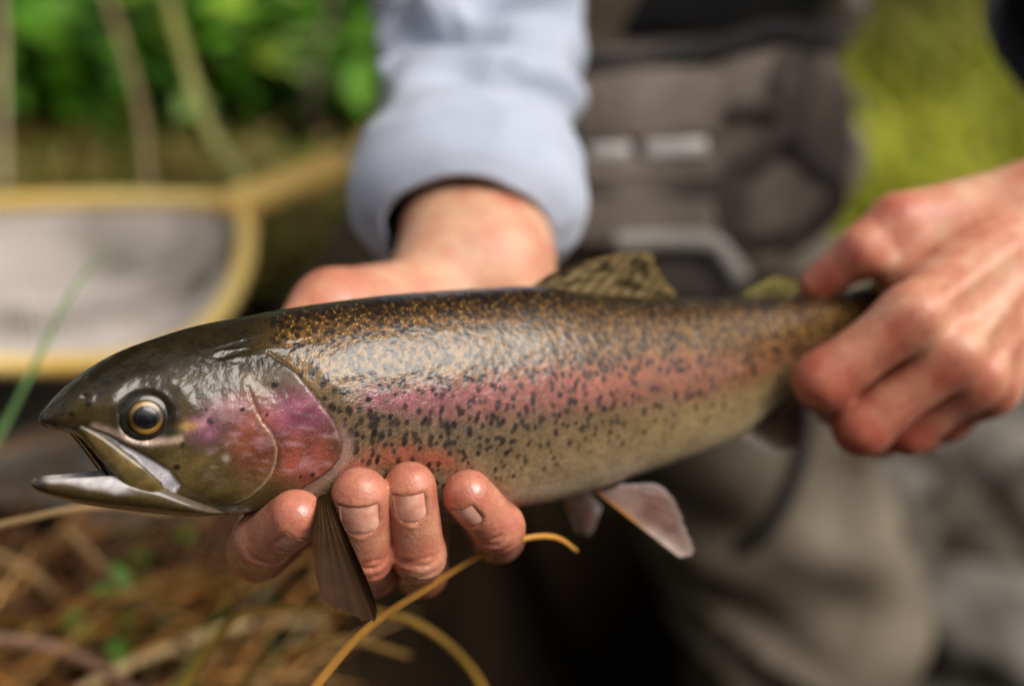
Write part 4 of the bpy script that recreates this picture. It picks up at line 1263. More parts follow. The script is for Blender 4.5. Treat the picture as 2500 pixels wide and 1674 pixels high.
def fin(name, base, edge, depth, colf, nray=13, nl=44, per=6, thick=0.0006, label=None, wave=0.0):
    """rayed sheet from a base line to an outer edge line (photograph points); depth(px,py,r,l) in metres"""
    nr = (nray - 1) * per + 1
    A = curve(base, nr); B = curve(edge, nr)
    l = np.linspace(0, 1, nl)[None, :, None]
    P = A[:, None] * (1 - l) + B[:, None] * l
    r = np.linspace(0, 1, nr)[:, None] + 0 * l[..., 0]; L = l[..., 0] + 0 * r
    ph = (r * (nray - 1)) % 1.0
    ray = np.abs(np.cos(pi * ph))**3 * (1 - 0.5 * L)
    edge_j = np.sin(r * 61) * 0.5 + np.sin(r * 23 + 1) * 0.5
    P = P + (B - A)[:, None] * (0.020 * (edge_j + 0.6 * np.sin(r * 140 + 2)) * L**4)[..., None]
    D = depth(P[..., 0], P[..., 1], r, L) + wave * np.sin(r * 9 + L * 3) * L
    th = (thick * (1 - 0.6 * L)) * (0.6 + 0.5 * ray)
    C1 = pc(P[..., 0], P[..., 1], D - th); C2 = pc(P[..., 0], P[..., 1], D + th)
    V = np.vstack([C1.reshape(-1, 3), C2.reshape(-1, 3)])
    f1 = gridfaces(nr, nl); f2 = f1[:, ::-1] + nr * nl
    idx = np.arange(nr * nl).reshape(nr, nl)
    rim = np.concatenate([idx[0, :], idx[1:, -1], idx[-1, -2::-1], idx[-2:0:-1, 0]]); r2 = np.roll(rim, -1)
    f3 = np.stack([rim, rim + nr * nl, r2 + nr * nl, r2], -1)
    nz = fbm(np.stack([r * 9, L * 7, 0 * r + len(base) * 3.7], -1), 3)
    col = colf(r, L, ray, nz)
    o = make(name, c2w(V), np.vstack([f1, f2, f3]), FINMAT, fish, attrs={'col': np.clip(np.vstack([col.reshape(-1, 3)] * 2), 0, 1)}, closed=True)
    if label:
        o['label'] = label
    return o


def plane_d(px, q=0.0):
    a = (px - 1250) / F
    return D0 / (1 - tan(TH) * a) - q


def lerp3(a, b, t):
    return np.asarray(a) * (1 - t[..., None]) + np.asarray(b) * t[..., None]


def dorsal_c(r, L, ray, nz):
    c = lerp3((0.12, 0.078, 0.030), (0.25, 0.18, 0.09), np.clip(ray + 0.3 * nz, 0, 1))
    spots = sstep(0.0, 0.5, fbm(np.stack([r * 10.3 + L * 5.1, L * 5.3 - r * 6.7, 0 * r + 2.7], -1), 2))
    c = lerp3(c, (0.035, 0.026, 0.016), 0.7 * spots * sstep(0.1, 0.3, L)) if False else c * (1 - 0.80 * spots[..., None] * sstep(0.05, 0.3, L)[..., None])
    return c * (1 - 0.2 * (L > 0.93)[..., None])


fin('dorsal_fin', [(1290, 702), (1380, 716), (1470, 724), (1560, 732), (1640, 738)], [(1345, 668), (1430, 636), (1510, 617), (1575, 611), (1604, 630), (1622, 680), (1652, 712)],
    lambda x, y, r, L: plane_d(x) + 0.004 * L, dorsal_c, nray=12)
fin('adipose_fin', [(1800, 738), (1850, 740), (1890, 742), (1925, 742)], [(1822, 708), (1862, 688), (1900, 670), (1935, 672), (1956, 694)],
    lambda x, y, r, L: plane_d(x) + 0.002 * L, lambda r, L, ray, nz: lerp3((0.07, 0.055, 0.02), (0.19, 0.16, 0.05), np.clip(L + 0.4 * nz, 0, 1)) * (1 - 0.75 * (sstep(0.80, 0.93, L) * sstep(0.35, 0.6, r))[..., None]), nray=4, thick=0.0016)


def pelvic_c(r, L, ray, nz):
    c = lerp3((0.34, 0.23, 0.19), (0.24, 0.125, 0.10), np.clip(1.2 * np.exp(-((L - 0.6) / 0.25)**2) * sstep(0.1, 0.35, r) + 0.3 * nz, 0, 1))
    c = lerp3(c, (0.56, 0.49, 0.48), sstep(0.62, 0.95, r + 0.12 * nz) * 0.8 + 0.2 * sstep(0.85, 1, L))
    c = lerp3(c, (0.55, 0.23, 0.04), np.exp(-((r - 0.03) / 0.05)**2) * (1 - sstep(0.35, 0.8, L)))
    c = lerp3(c, (0.60, 0.46, 0.40), np.exp(-((r - 0.04) / 0.06)**2) * sstep(0.35, 0.8, L))
    return c * (0.85 + 0.3 * ray)[..., None]


fin('pelvic_fin', [(1455, 1200), (1475, 1196), (1498, 1190), (1518, 1180)], [(1655, 1357), (1694, 1353), (1686, 1318), (1670, 1275), (1642, 1212), (1600, 1181), (1545, 1184)],
    lambda x, y, r, L: plane_d(1490, 0.008) - 0.004 * L + 0.006 * r * L, pelvic_c, nray=10)
fin('pelvic_fin', [(1375, 1215), (1395, 1212), (1420, 1208), (1440, 1200)], [(1405, 1296), (1435, 1306), (1450, 1290), (1460, 1262), (1470, 1238)],
    lambda x, y, r, L: plane_d(1430, -0.014) + 0.010 * L, pelvic_c, nray=8)
fin('anal_fin', [(1785, 1052), (1835, 1010), (1880, 970), (1925, 935), (1945, 920)], [(1872, 1105), (1930, 1098), (1964, 1087), (1962, 1030), (1958, 985), (1955, 945)],
    lambda x, y, r, L: plane_d(x) + 0.0, lambda r, L, ray, nz: lerp3(lerp3((0.24, 0.16, 0.12), (0.16, 0.10, 0.075), np.clip(r + 0.3 * nz, 0, 1)), (0.55, 0.47, 0.43), np.clip(np.exp(-((r - 0.04) / 0.08)**2) + 0.6 * sstep(0.86, 1, L), 0, 1)), nray=10)
fin('caudal_fin', [(2120, 705), (2140, 740), (2150, 770), (2150, 805), (2130, 850)], [(2390, 640), (2345, 700), (2325, 760), (2345, 830), (2390, 900)],
    lambda x, y, r, L: 0.574 + 0.035 * L, dorsal_c, nray=15)
# pectoral fin hanging between the fingers, and its fellow behind the hand
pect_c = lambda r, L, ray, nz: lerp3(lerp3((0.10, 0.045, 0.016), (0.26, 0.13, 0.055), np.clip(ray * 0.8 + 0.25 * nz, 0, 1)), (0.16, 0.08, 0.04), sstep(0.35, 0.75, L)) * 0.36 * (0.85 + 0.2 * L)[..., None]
fin('pectoral_fin', [(776, 1212), (784, 1208), (793, 1206), (803, 1206)], [(760, 1330), (770, 1400), (786, 1452), (826, 1490), (870, 1506), (912, 1513), (921, 1492), (910, 1450), (893, 1405)],
    lambda x, y, r, L: 0.4275 - 0.016 * L**0.8 + 0.004 * r * L, pect_c, nray=11, nl=60, wave=0.0007)
fin('pectoral_fin', [(770, 1262), (780, 1264), (790, 1264), (800, 1262)], [(760, 1330), (775, 1345), (800, 1350), (820, 1335)],
    lambda x, y, r, L: 0.478 + 0.01 * L, pect_c, nray=6, nl=20)

# ------------------------------------------------------------------ the angler
person = empty('person', (0.08, 0.95, 0.0), 'kneeling angler in grey waders and rolled pale blue sleeves holding a trout', 'person')
mm = 0.001


def frame_of(a, n):
    a = a / np.linalg.norm(a); n = n - a * (a @ n); n /= np.linalg.norm(n)
    return a, n, np.cross(a, n)


nail_jobs = []


def finger(fl, mcp, pip, dip, tip, r, k=2.5, wr=None):
    """joint chain in the camera frame (metres); r = radii at the four joints (mm)"""
    G = Field.__new__(Field); G.h = fl.h; G.lo = fl.lo; G.n = fl.n; G.ax = fl.ax
    J = [np.asarray(p, float) for p in (mcp, pip, dip, tip)]
    R = [x * mm for x in r]
    lo = np.min([j - 1.6 * max(R) for j in J], axis=0); hi = np.max([j + 1.6 * max(R) for j in J], axis=0)
    sl = fl.box(lo, hi)
    X, Y, Z = fl.pts(sl)
    D = np.full(fl.F[sl].shape, 1.0, np.float32)
    for a, b, ra, rb in ((J[0], J[1], R[0], R[1]), (J[1], J[2], R[1] * 0.97, R[2]), (J[2], J[3], R[2] * 1.0, R[3])):
        D = smin(D, seg_d(X, Y, Z, a, b, ra, rb), k * mm)
    # slimmer between the joints
    for a, b, dep in ((J[0], J[1], 0.6), (J[1], J[2], 0.5)):
        ba = b - a; L = np.linalg.norm(ba); u = ba / L
        t = ((X - a[0]) * u[0] + (Y - a[1]) * u[1] + (Z - a[2]) * u[2]) / L
        D = D + dep * mm * np.exp(-((t - 0.5) / 0.2)**2)
    return sl, D, J, R


def crease(fl, sl, D, J, n_dorsal, at, offs, dep=0.4, sig=0.5):
    """short transverse wrinkles over a joint on the dorsal side"""
    X, Y, Z = fl.pts(sl)
    a = J[at]; u = J[at] - J[at + 1]; u = u / np.linalg.norm(u)
    u2 = J[at - 1] - J[at]; u2 = u2 / np.linalg.norm(u2); u = u + 0.4 * u2; u /= np.linalg.norm(u)
    nd = n_dorsal - u * (u @ n_dorsal); nd /= np.linalg.norm(nd); sd = np.cross(u, nd)
    l = (X - a[0]) * u[0] + (Y - a[1]) * u[1] + (Z - a[2]) * u[2]
    w = (X - a[0]) * sd[0] + (Y - a[1]) * sd[1] + (Z - a[2]) * sd[2]
    h = (X - a[0]) * nd[0] + (Y - a[1]) * nd[1] + (Z - a[2]) * nd[2]
    for i, o in enumerate(offs):
        ll = l - o * mm + 0.5 * mm * np.sin(w / mm * 0.55 + 2.1 * i) + 0.02 * (w / mm)**2 * mm * (1 if i % 2 else -1)
        D = D + dep * mm * (0.7 + 0.3 * np.sin(i * 2.3)) * np.exp(-(ll / (sig * mm))**2) * np.clip(h / (4 * mm), 0, 1) * np.exp(-(w / (6.5 * mm))**4) * np.exp(-(l / (14 * mm))**6)
    return D


def carve_nail(fl, sl, D, J, R, n_want, hw, hl, back, lift=0.0):
    """press the nail bed into the finger tip and remember the nail plate"""
    a, n, b = frame_of(J[3] - J[2], n_want)
    r = R[3] * (1 - back * mm / (np.linalg.norm(J[3] - J[2]))) + R[2] * back * mm / np.linalg.norm(J[3] - J[2])
    c = J[3] - a * back * mm + n * (r + lift * mm)
    X, Y, Z = fl.pts(sl)
    la = ((X - c[0]) * a[0] + (Y - c[1]) * a[1] + (Z - c[2]) * a[2]) / mm
    lb = ((X - c[0]) * b[0] + (Y - c[1]) * b[1] + (Z - c[2]) * b[2]) / mm
    ln = ((X - c[0]) * n[0] + (Y - c[1]) * n[1] + (Z - c[2]) * n[2]) / mm
    Rn = hw * 1.30
    surf = -lb**2 / (2 * Rn) - 0.012 * la**2
    w = hw * np.sqrt(np.clip(1 - np.clip((-la - 0.2 * hl) / (0.85 * hl), 0, 1)**2, 0.0, 1))
    dx = np.abs(lb) - w - 0.02; dy = np.abs(la) - hl - 0.02
    plan = np.maximum(dx, dy)
    vol = np.maximum(plan, np.maximum(surf - 0.40 - ln, ln - surf - 4.0))      # inside the nail slot < 0
    D = np.maximum(D, np.float32(-vol * mm))
    # skin rises beside and under the nail
    rim = np.exp(-((plan - 0.9) / 0.8)**2) * np.exp(-((ln - surf) / 1.5)**2) * 0.30
    D = D - rim * mm
    nail_jobs.append((c, a, n, b, hw, hl, Rn))
    return D


def skin_attrs(V, reds, wet):
    red = np.zeros(len(V))
    for c, s, w in reds:
        red = np.maximum(red, w * np.exp(-np.sum((V - c)**2, 1) / (s * mm)**2))
    return {'red': red, 'wet': np.full(len(V), wet)}


islandsV, islandsQ, islandsR, islandsW = [], [], [], []


def island(V, Q, red, wet):
    off = sum(len(v) for v in islandsV)
    islandsV.append(V); islandsQ.append(Q + off); islandsR.append(red); islandsW.append(wet)


# ---- the hand under the fish
def hand_under():
    # y, x, depth ranges in the camera frame
    fl = Field((-0.105, -0.088, 0.405), (0.036, 0.150, 0.755), 0.00078)
    dors = {'i': np.array([0.35, -0.95, -0.65]), 'm': np.array([0.05, -0.45, -1.0]), 'r': np.array([0.03, -0.42, -1.0]), 'p': np.array([-0.45, -0.45, -1.0])}
    F4 = {
        'i': (pc(830, 1190, 0.510), pc(630, 1345, 0.473), pc(642, 1315, 0.441), pc(722, 1262, 0.4275), (11.0, 9.9, 9.2, 8.5)),
        'm': (pc(935, 1190, 0.516), pc(908, 1395, 0.476), pc(894, 1360, 0.442), pc(879, 1209, 0.4300), (11.0, 8.5, 7.9, 8.75)),
        'r': (pc(1035, 1190, 0.521), pc(1030, 1395, 0.481), pc(1023, 1355, 0.4460), pc(1001, 1190, 0.4345), (10.5, 8.6, 8.2, 8.1)),
        'p': (pc(1140, 1190, 0.524), pc(1216, 1310, 0.482), pc(1216, 1288, 0.452), pc(1143, 1207, 0.4410), (10, 8.6, 8.2, 7.9)),
    }
    H = np.full(fl.F.shape, 1.0, np.float32)
    for key in 'imrp':
        mcp, pip, dip, tip, r = F4[key]
        sl, D, J, R = finger(fl, mcp, pip, dip, tip, r)
        D = crease(fl, sl, D, J, dors[key], 2, (-5.5, -3.4, -1.2, 1.0, 3.2, 5.8), 0.95, 0.55)
        hw, hl, bk = {'i': (5.6, 5.0, 2.6), 'm': (6.1, 5.2, 3.6), 'r': (5.0, 5.1, 3.0), 'p': (4.6, 4.4, 2.2)}[key]
        D = carve_nail(fl, sl, D, J, R, dors[key], hw, hl, bk)
        H[sl] = smin(H[sl], D, 0.12 * mm)
    fl.F = H
    G = Field.__new__(Field); G.h, G.lo, G.n, G.ax = fl.h, fl.lo, fl.n, fl.ax
    G.F = np.full(fl.F.shape, 1.0, np.float32)
    wl, wr = pc(1085, 640, 0.575), pc(1240, 640, 0.580)
    for key, rm in zip('imrp', (13, 13, 12.5, 12)):
        mcp = F4[key][0]
        w = wl * (0.75 if key in 'im' else 0.3) + wr * (0.25 if key in 'im' else 0.7)
        add_seg(G, w + np.array([0, -0.006, 0]), mcp, 17 * mm, rm * mm, 9 * mm)
    # ball of the thumb and the thumb behind the fish
    add_seg(G, pc(1030, 745, 0.556), pc(815, 765, 0.524), 18.5 * mm, 16.0 * mm, 14 * mm)
    add_seg(G, pc(815, 765, 0.524), pc(705, 850, 0.502), 14.5 * mm, 11 * mm, 7 * mm)
    add_seg(G, pc(705, 850, 0.502), pc(640, 930, 0.492), 10.5 * mm, 9 * mm, 4 * mm)
    add_seg(G, pc(1250, 760, 0.556), pc(1170, 1000, 0.535), 16 * mm, 14 * mm, 12 * mm)          # heel of the hand
    # forearm
    e1, e2 = pc(1090, 150, 0.70), pc(1230, 150, 0.71)
    add_seg(G, wl, e1, 19 * mm, 13 * mm, 14 * mm); add_seg(G, wr, e2, 19 * mm, 13 * mm, 14 * mm)
    add_seg(G, (wl + wr) / 2, (e1 + e2) / 2, 22 * mm, 16 * mm, 14 * mm)
    # two tendons on the inner wrist
    for px in (1150, 1185):
        add_seg(G, pc(px, 690, 0.553), pc(px + 4, 500, 0.575), 2.4 * mm, 2.2 * mm, 6 * mm)
    fl.F = smin(fl.F, G.F, 4.0 * mm)
    V, Q = surface_nets(fl)
    V = relax(V, Q, 1, 0.35)
    reds = [(F4[k][3], 16, 0.62) for k in 'imrp'] + [(F4[k][2], 15, 0.62) for k in 'imrp'] + [(F4[k][1], 22, 0.7) for k in 'imrp'] + [(pc(760, 760, 0.51), 25, 0.40), (pc(900, 720, 0.52), 30, 0.15)]
    red = skin_attrs(V, reds, 1)['red']
    wet = 1 - sstep(0.46, 0.54, V[:, 2])
    red = red + 0.16 * fbm(V * 70, 3)
    island(c2w(V), Q, red, wet)
    return F4


F4 = hand_under()


# ---- the hand round the tail
def hand_tail():
    fl = Field((0.095, -0.062, 0.470), (0.345, 0.115, 0.680), 0.00095)
    f = {
        'i': (pc(2222, 775, 0.508), pc(2012, 930, 0.516), pc(2050, 985, 0.553), pc(2130, 930, 0.576), (11.2, 10.8, 9.0, 8.0)),
        'm': (pc(2318, 868, 0.514), pc(2105, 1040, 0.524), pc(2150, 1060, 0.562), pc(2210, 980, 0.584), (11.2, 10.6, 9.0, 8.0)),
        'r': (pc(2378, 922, 0.526), pc(2218, 1048, 0.540), pc(2250, 1050, 0.575), pc(2300, 980, 0.594), (10.5, 9.6, 8.6, 7.8)),
        'p': (pc(2420, 945, 0.541), pc(2310, 1022, 0.558), pc(2330, 1010, 0.585), pc(2360, 960, 0.598), (9.6, 8.6, 7.8, 7.2)),
    }
    H = np.full(fl.F.shape, 1.0, np.float32)
    dz = np.array([-0.3, 0.1, -1.0])
    for key in 'imrp':
        mcp, pip, dip, tip, r = f[key]
        sl, D, J, R = finger(fl, mcp, pip, dip, tip, r, 4)
        D = crease(fl, sl, D, J, dz, 1, (-4, -1.5, 1.2, 4), 0.6, 0.7)
        H[sl] = smin(H[sl], D, 1.0 * mm)
    fl.F = H
    G = Field.__new__(Field); G.h, G.lo, G.n, G.ax = fl.h, fl.lo, fl.n, fl.ax
    G.F = np.full(fl.F.shape, 1.0, np.float32)
    w1, w2 = pc(2560, 520, 0.556), pc(2600, 640, 0.566)
    for key, t, ra in (('i', 0.0, 15), ('m', 0.35, 15), ('r', 0.7, 14), ('p', 1.0, 13)):
        add_seg(G, w1 * (1 - t) + w2 * t, f[key][0] + np.array([0, 0, 0.0015]), ra * mm, 11.0 * mm, 10 * mm)
        add_seg(G, f[key][0], f[key][0] + np.array([0.002, 0.002, -0.0022]), 8.5 * mm, 8 * mm, 4 * mm)       # knuckle
        kn = f[key][0]; w = (w1 * (1 - t) + w2 * t)
        add_seg(G, kn + np.array([0.004, 0.002, -0.0085]), kn * 0.35 + w * 0.65 + np.array([0, 0, -0.0135]), 2.0 * mm, 1.6 * mm, 5 * mm)   # tendon
    # thumb over the top
    add_seg(G, pc(2480, 500, 0.560), pc(2195, 545, 0.545), 15 * mm, 11.5 * mm, 12 * mm)
    add_seg(G, pc(2195, 545, 0.545), pc(2110, 612, 0.543), 10.8 * mm, 10.0 * mm, 4 * mm)
    add_seg(G, pc(2110, 612, 0.543), pc(1996, 696, 0.552), 9.6 * mm, 7.2 * mm, 4 * mm)
    # web between thumb and index
    add_seg(G, pc(2330, 600, 0.548), pc(2230, 690, 0.535), 11 * mm, 8 * mm, 12 * mm)
    add_seg(G, pc(2260, 610, 0.552), pc(2175, 690, 0.553), 9 * mm, 7 * mm, 8 * mm)
    # veins on the back of the hand
    for a, b in (((2300, 620, 0.527), (2440, 540, 0.533)), ((2330, 760, 0.5155), (2470, 640, 0.531)), ((2390, 700, 0.523), (2480, 740, 0.540))):
        add_seg(G, pc(*a), pc(*b), 1.5 * mm, 1.5 * mm, 4 * mm)
    # forearm
    e1, e2 = pc(2860, 330, 0.60), pc(2900, 470, 0.62)
    add_seg(G, w1, e1, 17 * mm, 22 * mm, 14 * mm); add_seg(G, w2, e2, 17 * mm, 22 * mm, 14 * mm)
    fl.F = smin(fl.F, G.F, 5.0 * mm)
    V, Q = surface_nets(fl)
    V = relax(V, Q, 1, 0.35)
    reds = [(f[k][0] + np.array([-0.006, -0.006, -0.008]), 11, 0.62) for k in 'imrp'] + [(f[k][1], 20, 0.75) for k in 'imrp'] + \
           [((f[k][0] + f[k][1]) / 2, 16, 0.55) for k in 'imrp'] + [(pc(2000, 690, 0.55), 14, 0.7), (pc(2090, 610, 0.54), 16, 0.6), (pc(2190, 540, 0.535), 16, 0.5), (pc(2300, 620, 0.53), 30, 0.2)]
    island(c2w(V), Q, skin_attrs(V, reds, 0)['red'] * 1.1 + 0.12 + 0.22 * fbm(V * 75, 3), np.full(len(V), 0.12))
    return f


FT = hand_tail()


# ---- trunk, head, upper arms and legs under the clothes (coarse), joined to the two hands as one body
def W3(*p):
    return np.array(p, float)


SH_R, SH_L = W3(-0.115, 0.97, 1.00), W3(0.275, 0.97, 1.00)
EL_R = pw(1165, -520, 0.86); EL_L = W3(0.36, 0.80, 0.735)
HIP_R, HIP_L = W3(0.0, 0.99, 0.50), W3(0.130, 0.99, 0.50)
KN_R, KN_L = W3(-0.17, 0.93, 0.14), W3(0.222, 0.885, 0.135)
AN_R, AN_L = W3(-0.15, 1.32, 0.055), W3(0.25, 1.30, 0.055)


def body_core():
    fl = Field((-0.26, 0.55, -0.02), (0.50, 1.45, 1.36), 0.008)
    add_seg(fl, W3(0.07, 0.985, 0.52), W3(0.075, 0.965, 0.72), 0.10, 0.10, 0.05)
    for s in (-0.05, 0.05):
        add_seg(fl, W3(0.07 + 0.8 * s, 0.98, 0.60), W3(0.078 + 1.3 * s, 0.965, 0.92), 0.080, 0.098, 0.05)
    add_seg(fl, SH_R, SH_L, 0.062, 0.062, 0.06)
    add_seg(fl, W3(0.08, 0.95, 1.02), W3(0.08, 0.92, 1.10), 0.056, 0.054, 0.03)
    add_seg(fl, W3(0.08, 0.90, 1.17), W3(0.08, 0.915, 1.235), 0.070, 0.088, 0.03)      # head: jaw to skull
    add_seg(fl, W3(0.08, 0.815, 1.185), W3(0.08, 0.83, 1.21), 0.010, 0.008, 0.012)     # nose
    for s in (-1, 1):
        add_seg(fl, W3(0.08 + s * 0.088, 0.915, 1.175), W3(0.08 + s * 0.092, 0.925, 1.21), 0.010, 0.014, 0.008)
    for sh, el in ((SH_R, EL_R), (SH_L, EL_L)):
        add_seg(fl, sh, el, 0.052, 0.040, 0.03)
    add_seg(fl, EL_R, pw(1160, 120, 0.705), 0.032, 0.017, 0.02)
    add_seg(fl, EL_L, pw(2860, 400, 0.612), 0.040, 0.030, 0.02)
    for h, k, a in ((HIP_R, KN_R, AN_R), (HIP_L, KN_L, AN_L)):
        add_seg(fl, h, k, 0.070, 0.055, 0.04); add_seg(fl, k, a, 0.055, 0.038, 0.02)
        add_seg(fl, a, a + W3(0, 0.10, -0.02), 0.036, 0.028, 0.02)
    V, Q = surface_nets(fl)
    island(V, Q, np.full(len(V), 0.2), np.zeros(len(V)))


body_core()
if True:
    def orient(V, Q):
        a, b, c = V[Q[:, 0]] - V[0], V[Q[:, 1]] - V[0], V[Q[:, 2]] - V[0]
        return Q if np.einsum('ij,ij->i', a, np.cross(b, c)).sum() > 0 else Q[:, ::-1]
    off = 0
    for i in range(len(islandsV)):
        Vv = islandsV[i]; Qq = islandsQ[i] - off
        islandsQ[i] = orient(Vv, Qq) + off
        off += len(Vv)
make('body', np.vstack(islandsV), np.vstack(islandsQ), SKIN, person, attrs={'red': np.concatenate(islandsR), 'wet': np.concatenate(islandsW)})

# ---- finger nails
for (c, a, n, b, hw, hl, Rn) in nail_jobs:
    nu_, nv_ = 22, 17
    u = np.linspace(-1, 1, nu_)[:, None] * hl * 0.99; v = np.linspace(-1, 1, nv_)[None, :]
    w = hw * np.sqrt(np.clip(1 - np.clip((-u - 0.2 * hl) / (0.86 * hl), 0, 1)**2, 0.02, 1))
    lb = v * w * 0.98; la = u + 0 * v
    la = la + 0.35 * (u > 0.5 * hl) * (1 - v**2)
    ln = -lb**2 / (2 * Rn) - 0.012 * la**2 + 0.02 - 0.35 * np.exp(-((la + hl) / 1.0)**2)
    A = c + (la[..., None] * a + lb[..., None] * b + ln[..., None] * n) * mm
    B = A - n * 0.6 * mm
    V = np.vstack([A.reshape(-1, 3), B.reshape(-1, 3)])
    f1 = gridfaces(nu_, nv_); f2 = f1[:, ::-1] + nu_ * nv_
    idx = np.arange(nu_ * nv_).reshape(nu_, nv_)
    rim = np.concatenate([idx[0, :], idx[1:, -1], idx[-1, -2::-1], idx[-2:0:-1, 0]]); r2 = np.roll(rim, -1)
    f3 = np.stack([rim, rim + nu_ * nv_, r2 + nu_ * nv_, r2], -1)
    make('fingernail', c2w(V), np.vstack([f1, f2, f3]), NAIL, person, closed=True)


# ---- rolled sleeve (a double-walled tube with folds)
def sleeve(name, axis, rad_u, rad_r, mat_, label=None, fold=1.0, flat=1.0, seed=0.0, th=0.0022, nu=240, na=150, folds=()):
    P = curve(axis, nu)
    u = np.linspace(0, 1, nu)
    r = np.interp(u, rad_u, rad_r)
    r = smooth1(r, 3)
    T = np.gradient(P, axis=0); T /= np.linalg.norm(T, axis=1)[:, None]
    A = np.zeros_like(P); a = RV
    for i in range(nu):
        a = a - T[i] * (a @ T[i]); a /= np.linalg.norm(a); A[i] = a
    B = np.cross(T, A)
    th_ = np.linspace(0, 2 * pi, na, endpoint=False)[None, :]
    L = np.cumsum(np.r_[0, np.linalg.norm(np.diff(P, axis=0), axis=1)])[:, None]
    ca, sa_ = np.cos(th_), np.sin(th_)
    q = np.stack([L * 34 + 0.9 * ca, 1.5 * ca + 0 * L + seed, 1.5 * sa_ + 0 * L], -1)
    f1 = 1 - np.abs(vnoise(q + 0.5 * vnoise(q * 0.7)[..., None]))
    q2 = np.stack([L * 18 + 1.4 * sa_, 0.9 * ca + 0 * L + seed + 5, 0.9 * sa_ + 0 * L], -1)
    f = (0.0125 * (f1 - 0.62) + 0.0060 * vnoise(q2)) * fold
    m = np.interp(u, [0, 0.13, 0.17, 1], [0.22, 0.25, 1.0, 1.0])[:, None]
    R = r[:, None] + f * m
    tw = np.arctan2(sa_, ca)
    for (l0, sl_, t0, wt, dp, sg) in folds:                       # long creases running across the sleeve
        R = R - dp * np.exp(-((L - l0 - sl_ * np.sin(tw - t0)) / sg)**2) * np.exp(-((np.angle(np.exp(1j * (tw - t0)))) / wt)**2) \
            + 0.7 * dp * np.exp(-((L - l0 - 2.1 * sg - sl_ * np.sin(tw - t0)) / (1.2 * sg))**2) * np.exp(-((np.angle(np.exp(1j * (tw - t0)))) / wt)**2)
    S = P[:, None] + A[:, None] * (R * ca)[..., None] + B[:, None] * (R * sa_ * flat)[..., None]
    Ri = R - th
    Si = P[:, None] + A[:, None] * (Ri * ca)[..., None] + B[:, None] * (Ri * sa_ * flat)[..., None]
    V = np.vstack([S.reshape(-1, 3), Si.reshape(-1, 3)]); N = nu * na
    f1 = gridfaces(nu, na, True); f2 = f1[:, ::-1] + N
    k = np.arange(na); k2 = (k + 1) % na
    e0 = np.stack([k, k2, k2 + N, k + N], -1); e1 = np.stack([(nu - 1) * na + k2, (nu - 1) * na + k, (nu - 1) * na + k + N, (nu - 1) * na + k2 + N], -1)
    o = make(name, V, np.vstack([f1, f2, e0, e1]), mat_, person, closed=True)
    if label:
        o['label'] = label
    return o


FOLDS = [(0.088, 0.012, a0 + 0.9, 1.0, 0.011, 0.006) for a0 in (-1.57, 1.57)] + [(0.112, -0.014, a0 - 0.2, 0.8, 0.017, 0.0075) for a0 in (-1.57, 1.57)] + \
        [(0.135, 0.02, a0 + 0.4, 0.7, 0.019, 0.008) for a0 in (-1.57, 1.57)] + [(0.160, -0.016, a0 - 0.7, 0.8, 0.019, 0.008) for a0 in (-1.57, 1.57)] + [(0.185, 0.014, a0, 1.0, 0.018, 0.008) for a0 in (-1.57, 1.57)]
# axis runs from the cuff opening up to the shoulder
sleeve('sleeve', [pw(1137, 572, 0.590), pw(1150, 300, 0.655), pw(1155, 0, 0.725), EL_R + W3(0, 0.0, 0.005), (EL_R + SH_R) / 2, SH_R + W3(0.0, 0, 0.01)],
       [0, 0.012, 0.03, 0.06, 0.12, 0.145, 0.16, 0.19, 0.30, 0.5, 1.0], [0.0350, 0.0440, 0.0495, 0.0520, 0.0505, 0.0470, 0.0415, 0.0395, 0.0435, 0.050, 0.072], SHIRT, 'pale blue sleeve rolled to a thick cuff', fold=1.2, flat=0.82, folds=FOLDS)
sleeve('sleeve', [pw(2825, 60, 0.67), pw(2850, -120, 0.70), EL_L + W3(-0.005, 0, 0), (EL_L + SH_L) / 2 + W3(0.02, -0.02, -0.01), SH_L + W3(0, 0, 0.01)],
       [0, 0.05, 0.15, 0.5, 1.0], [0.074, 0.080, 0.076, 0.066, 0.072], SHADED_SLEEVE, 'sleeve with shade in its slate colour on the arm that holds the tail', fold=1.2, seed=9)


# ---- waders: baggy shell over trunk and legs
def waders():
    fl = Field((-0.30, 0.74, -0.04), (0.46, 1.50, 0.80), 0.0058)
    add_seg(fl, W3(0.07, 0.985, 0.50), W3(0.07, 0.97, 0.76), 0.120, 0.118, 0.05)
    for s in (-0.048, 0.048):
        add_seg(fl, W3(0.07 + s, 0.98, 0.53), W3(0.072 + s, 0.97, 0.78), 0.096, 0.099, 0.05)
    for h, k, a in ((HIP_R, KN_R, AN_R), (HIP_L, KN_L, AN_L)):
        add_seg(fl, h, k + W3(0, 0, 0.02), 0.088, 0.080, 0.05); add_seg(fl, k, a, 0.078, 0.058, 0.03)
        add_seg(fl, a, a + W3(0, 0.12, -0.01), 0.055, 0.045, 0.03)
    X, Y, Z = fl.pts((slice(None),) * 3)
    near = np.abs(fl.F) < 0.05
    I = np.nonzero(near)
    p = np.stack([fl.ax[0][I[0]], fl.ax[1][I[1]], fl.ax[2][I[2]]], -1)
    q = p * np.array([8.0, 8.0, 17.0]); q[:, 2] += 1.5 * vnoise(p * 7)
    fl.F[I] -= (0.044 * (0.55 - np.abs(vnoise(q))) + 0.014 * vnoise(p * 8 + 4)).astype(np.float32)
    V, Q = surface_nets(fl)
    V = relax(V, Q, 2, 0.5)
    Q = orient(V, Q)
    top = V[:, 2] > 0.785
    make('waders', V, Q, WADER, person)


waders()


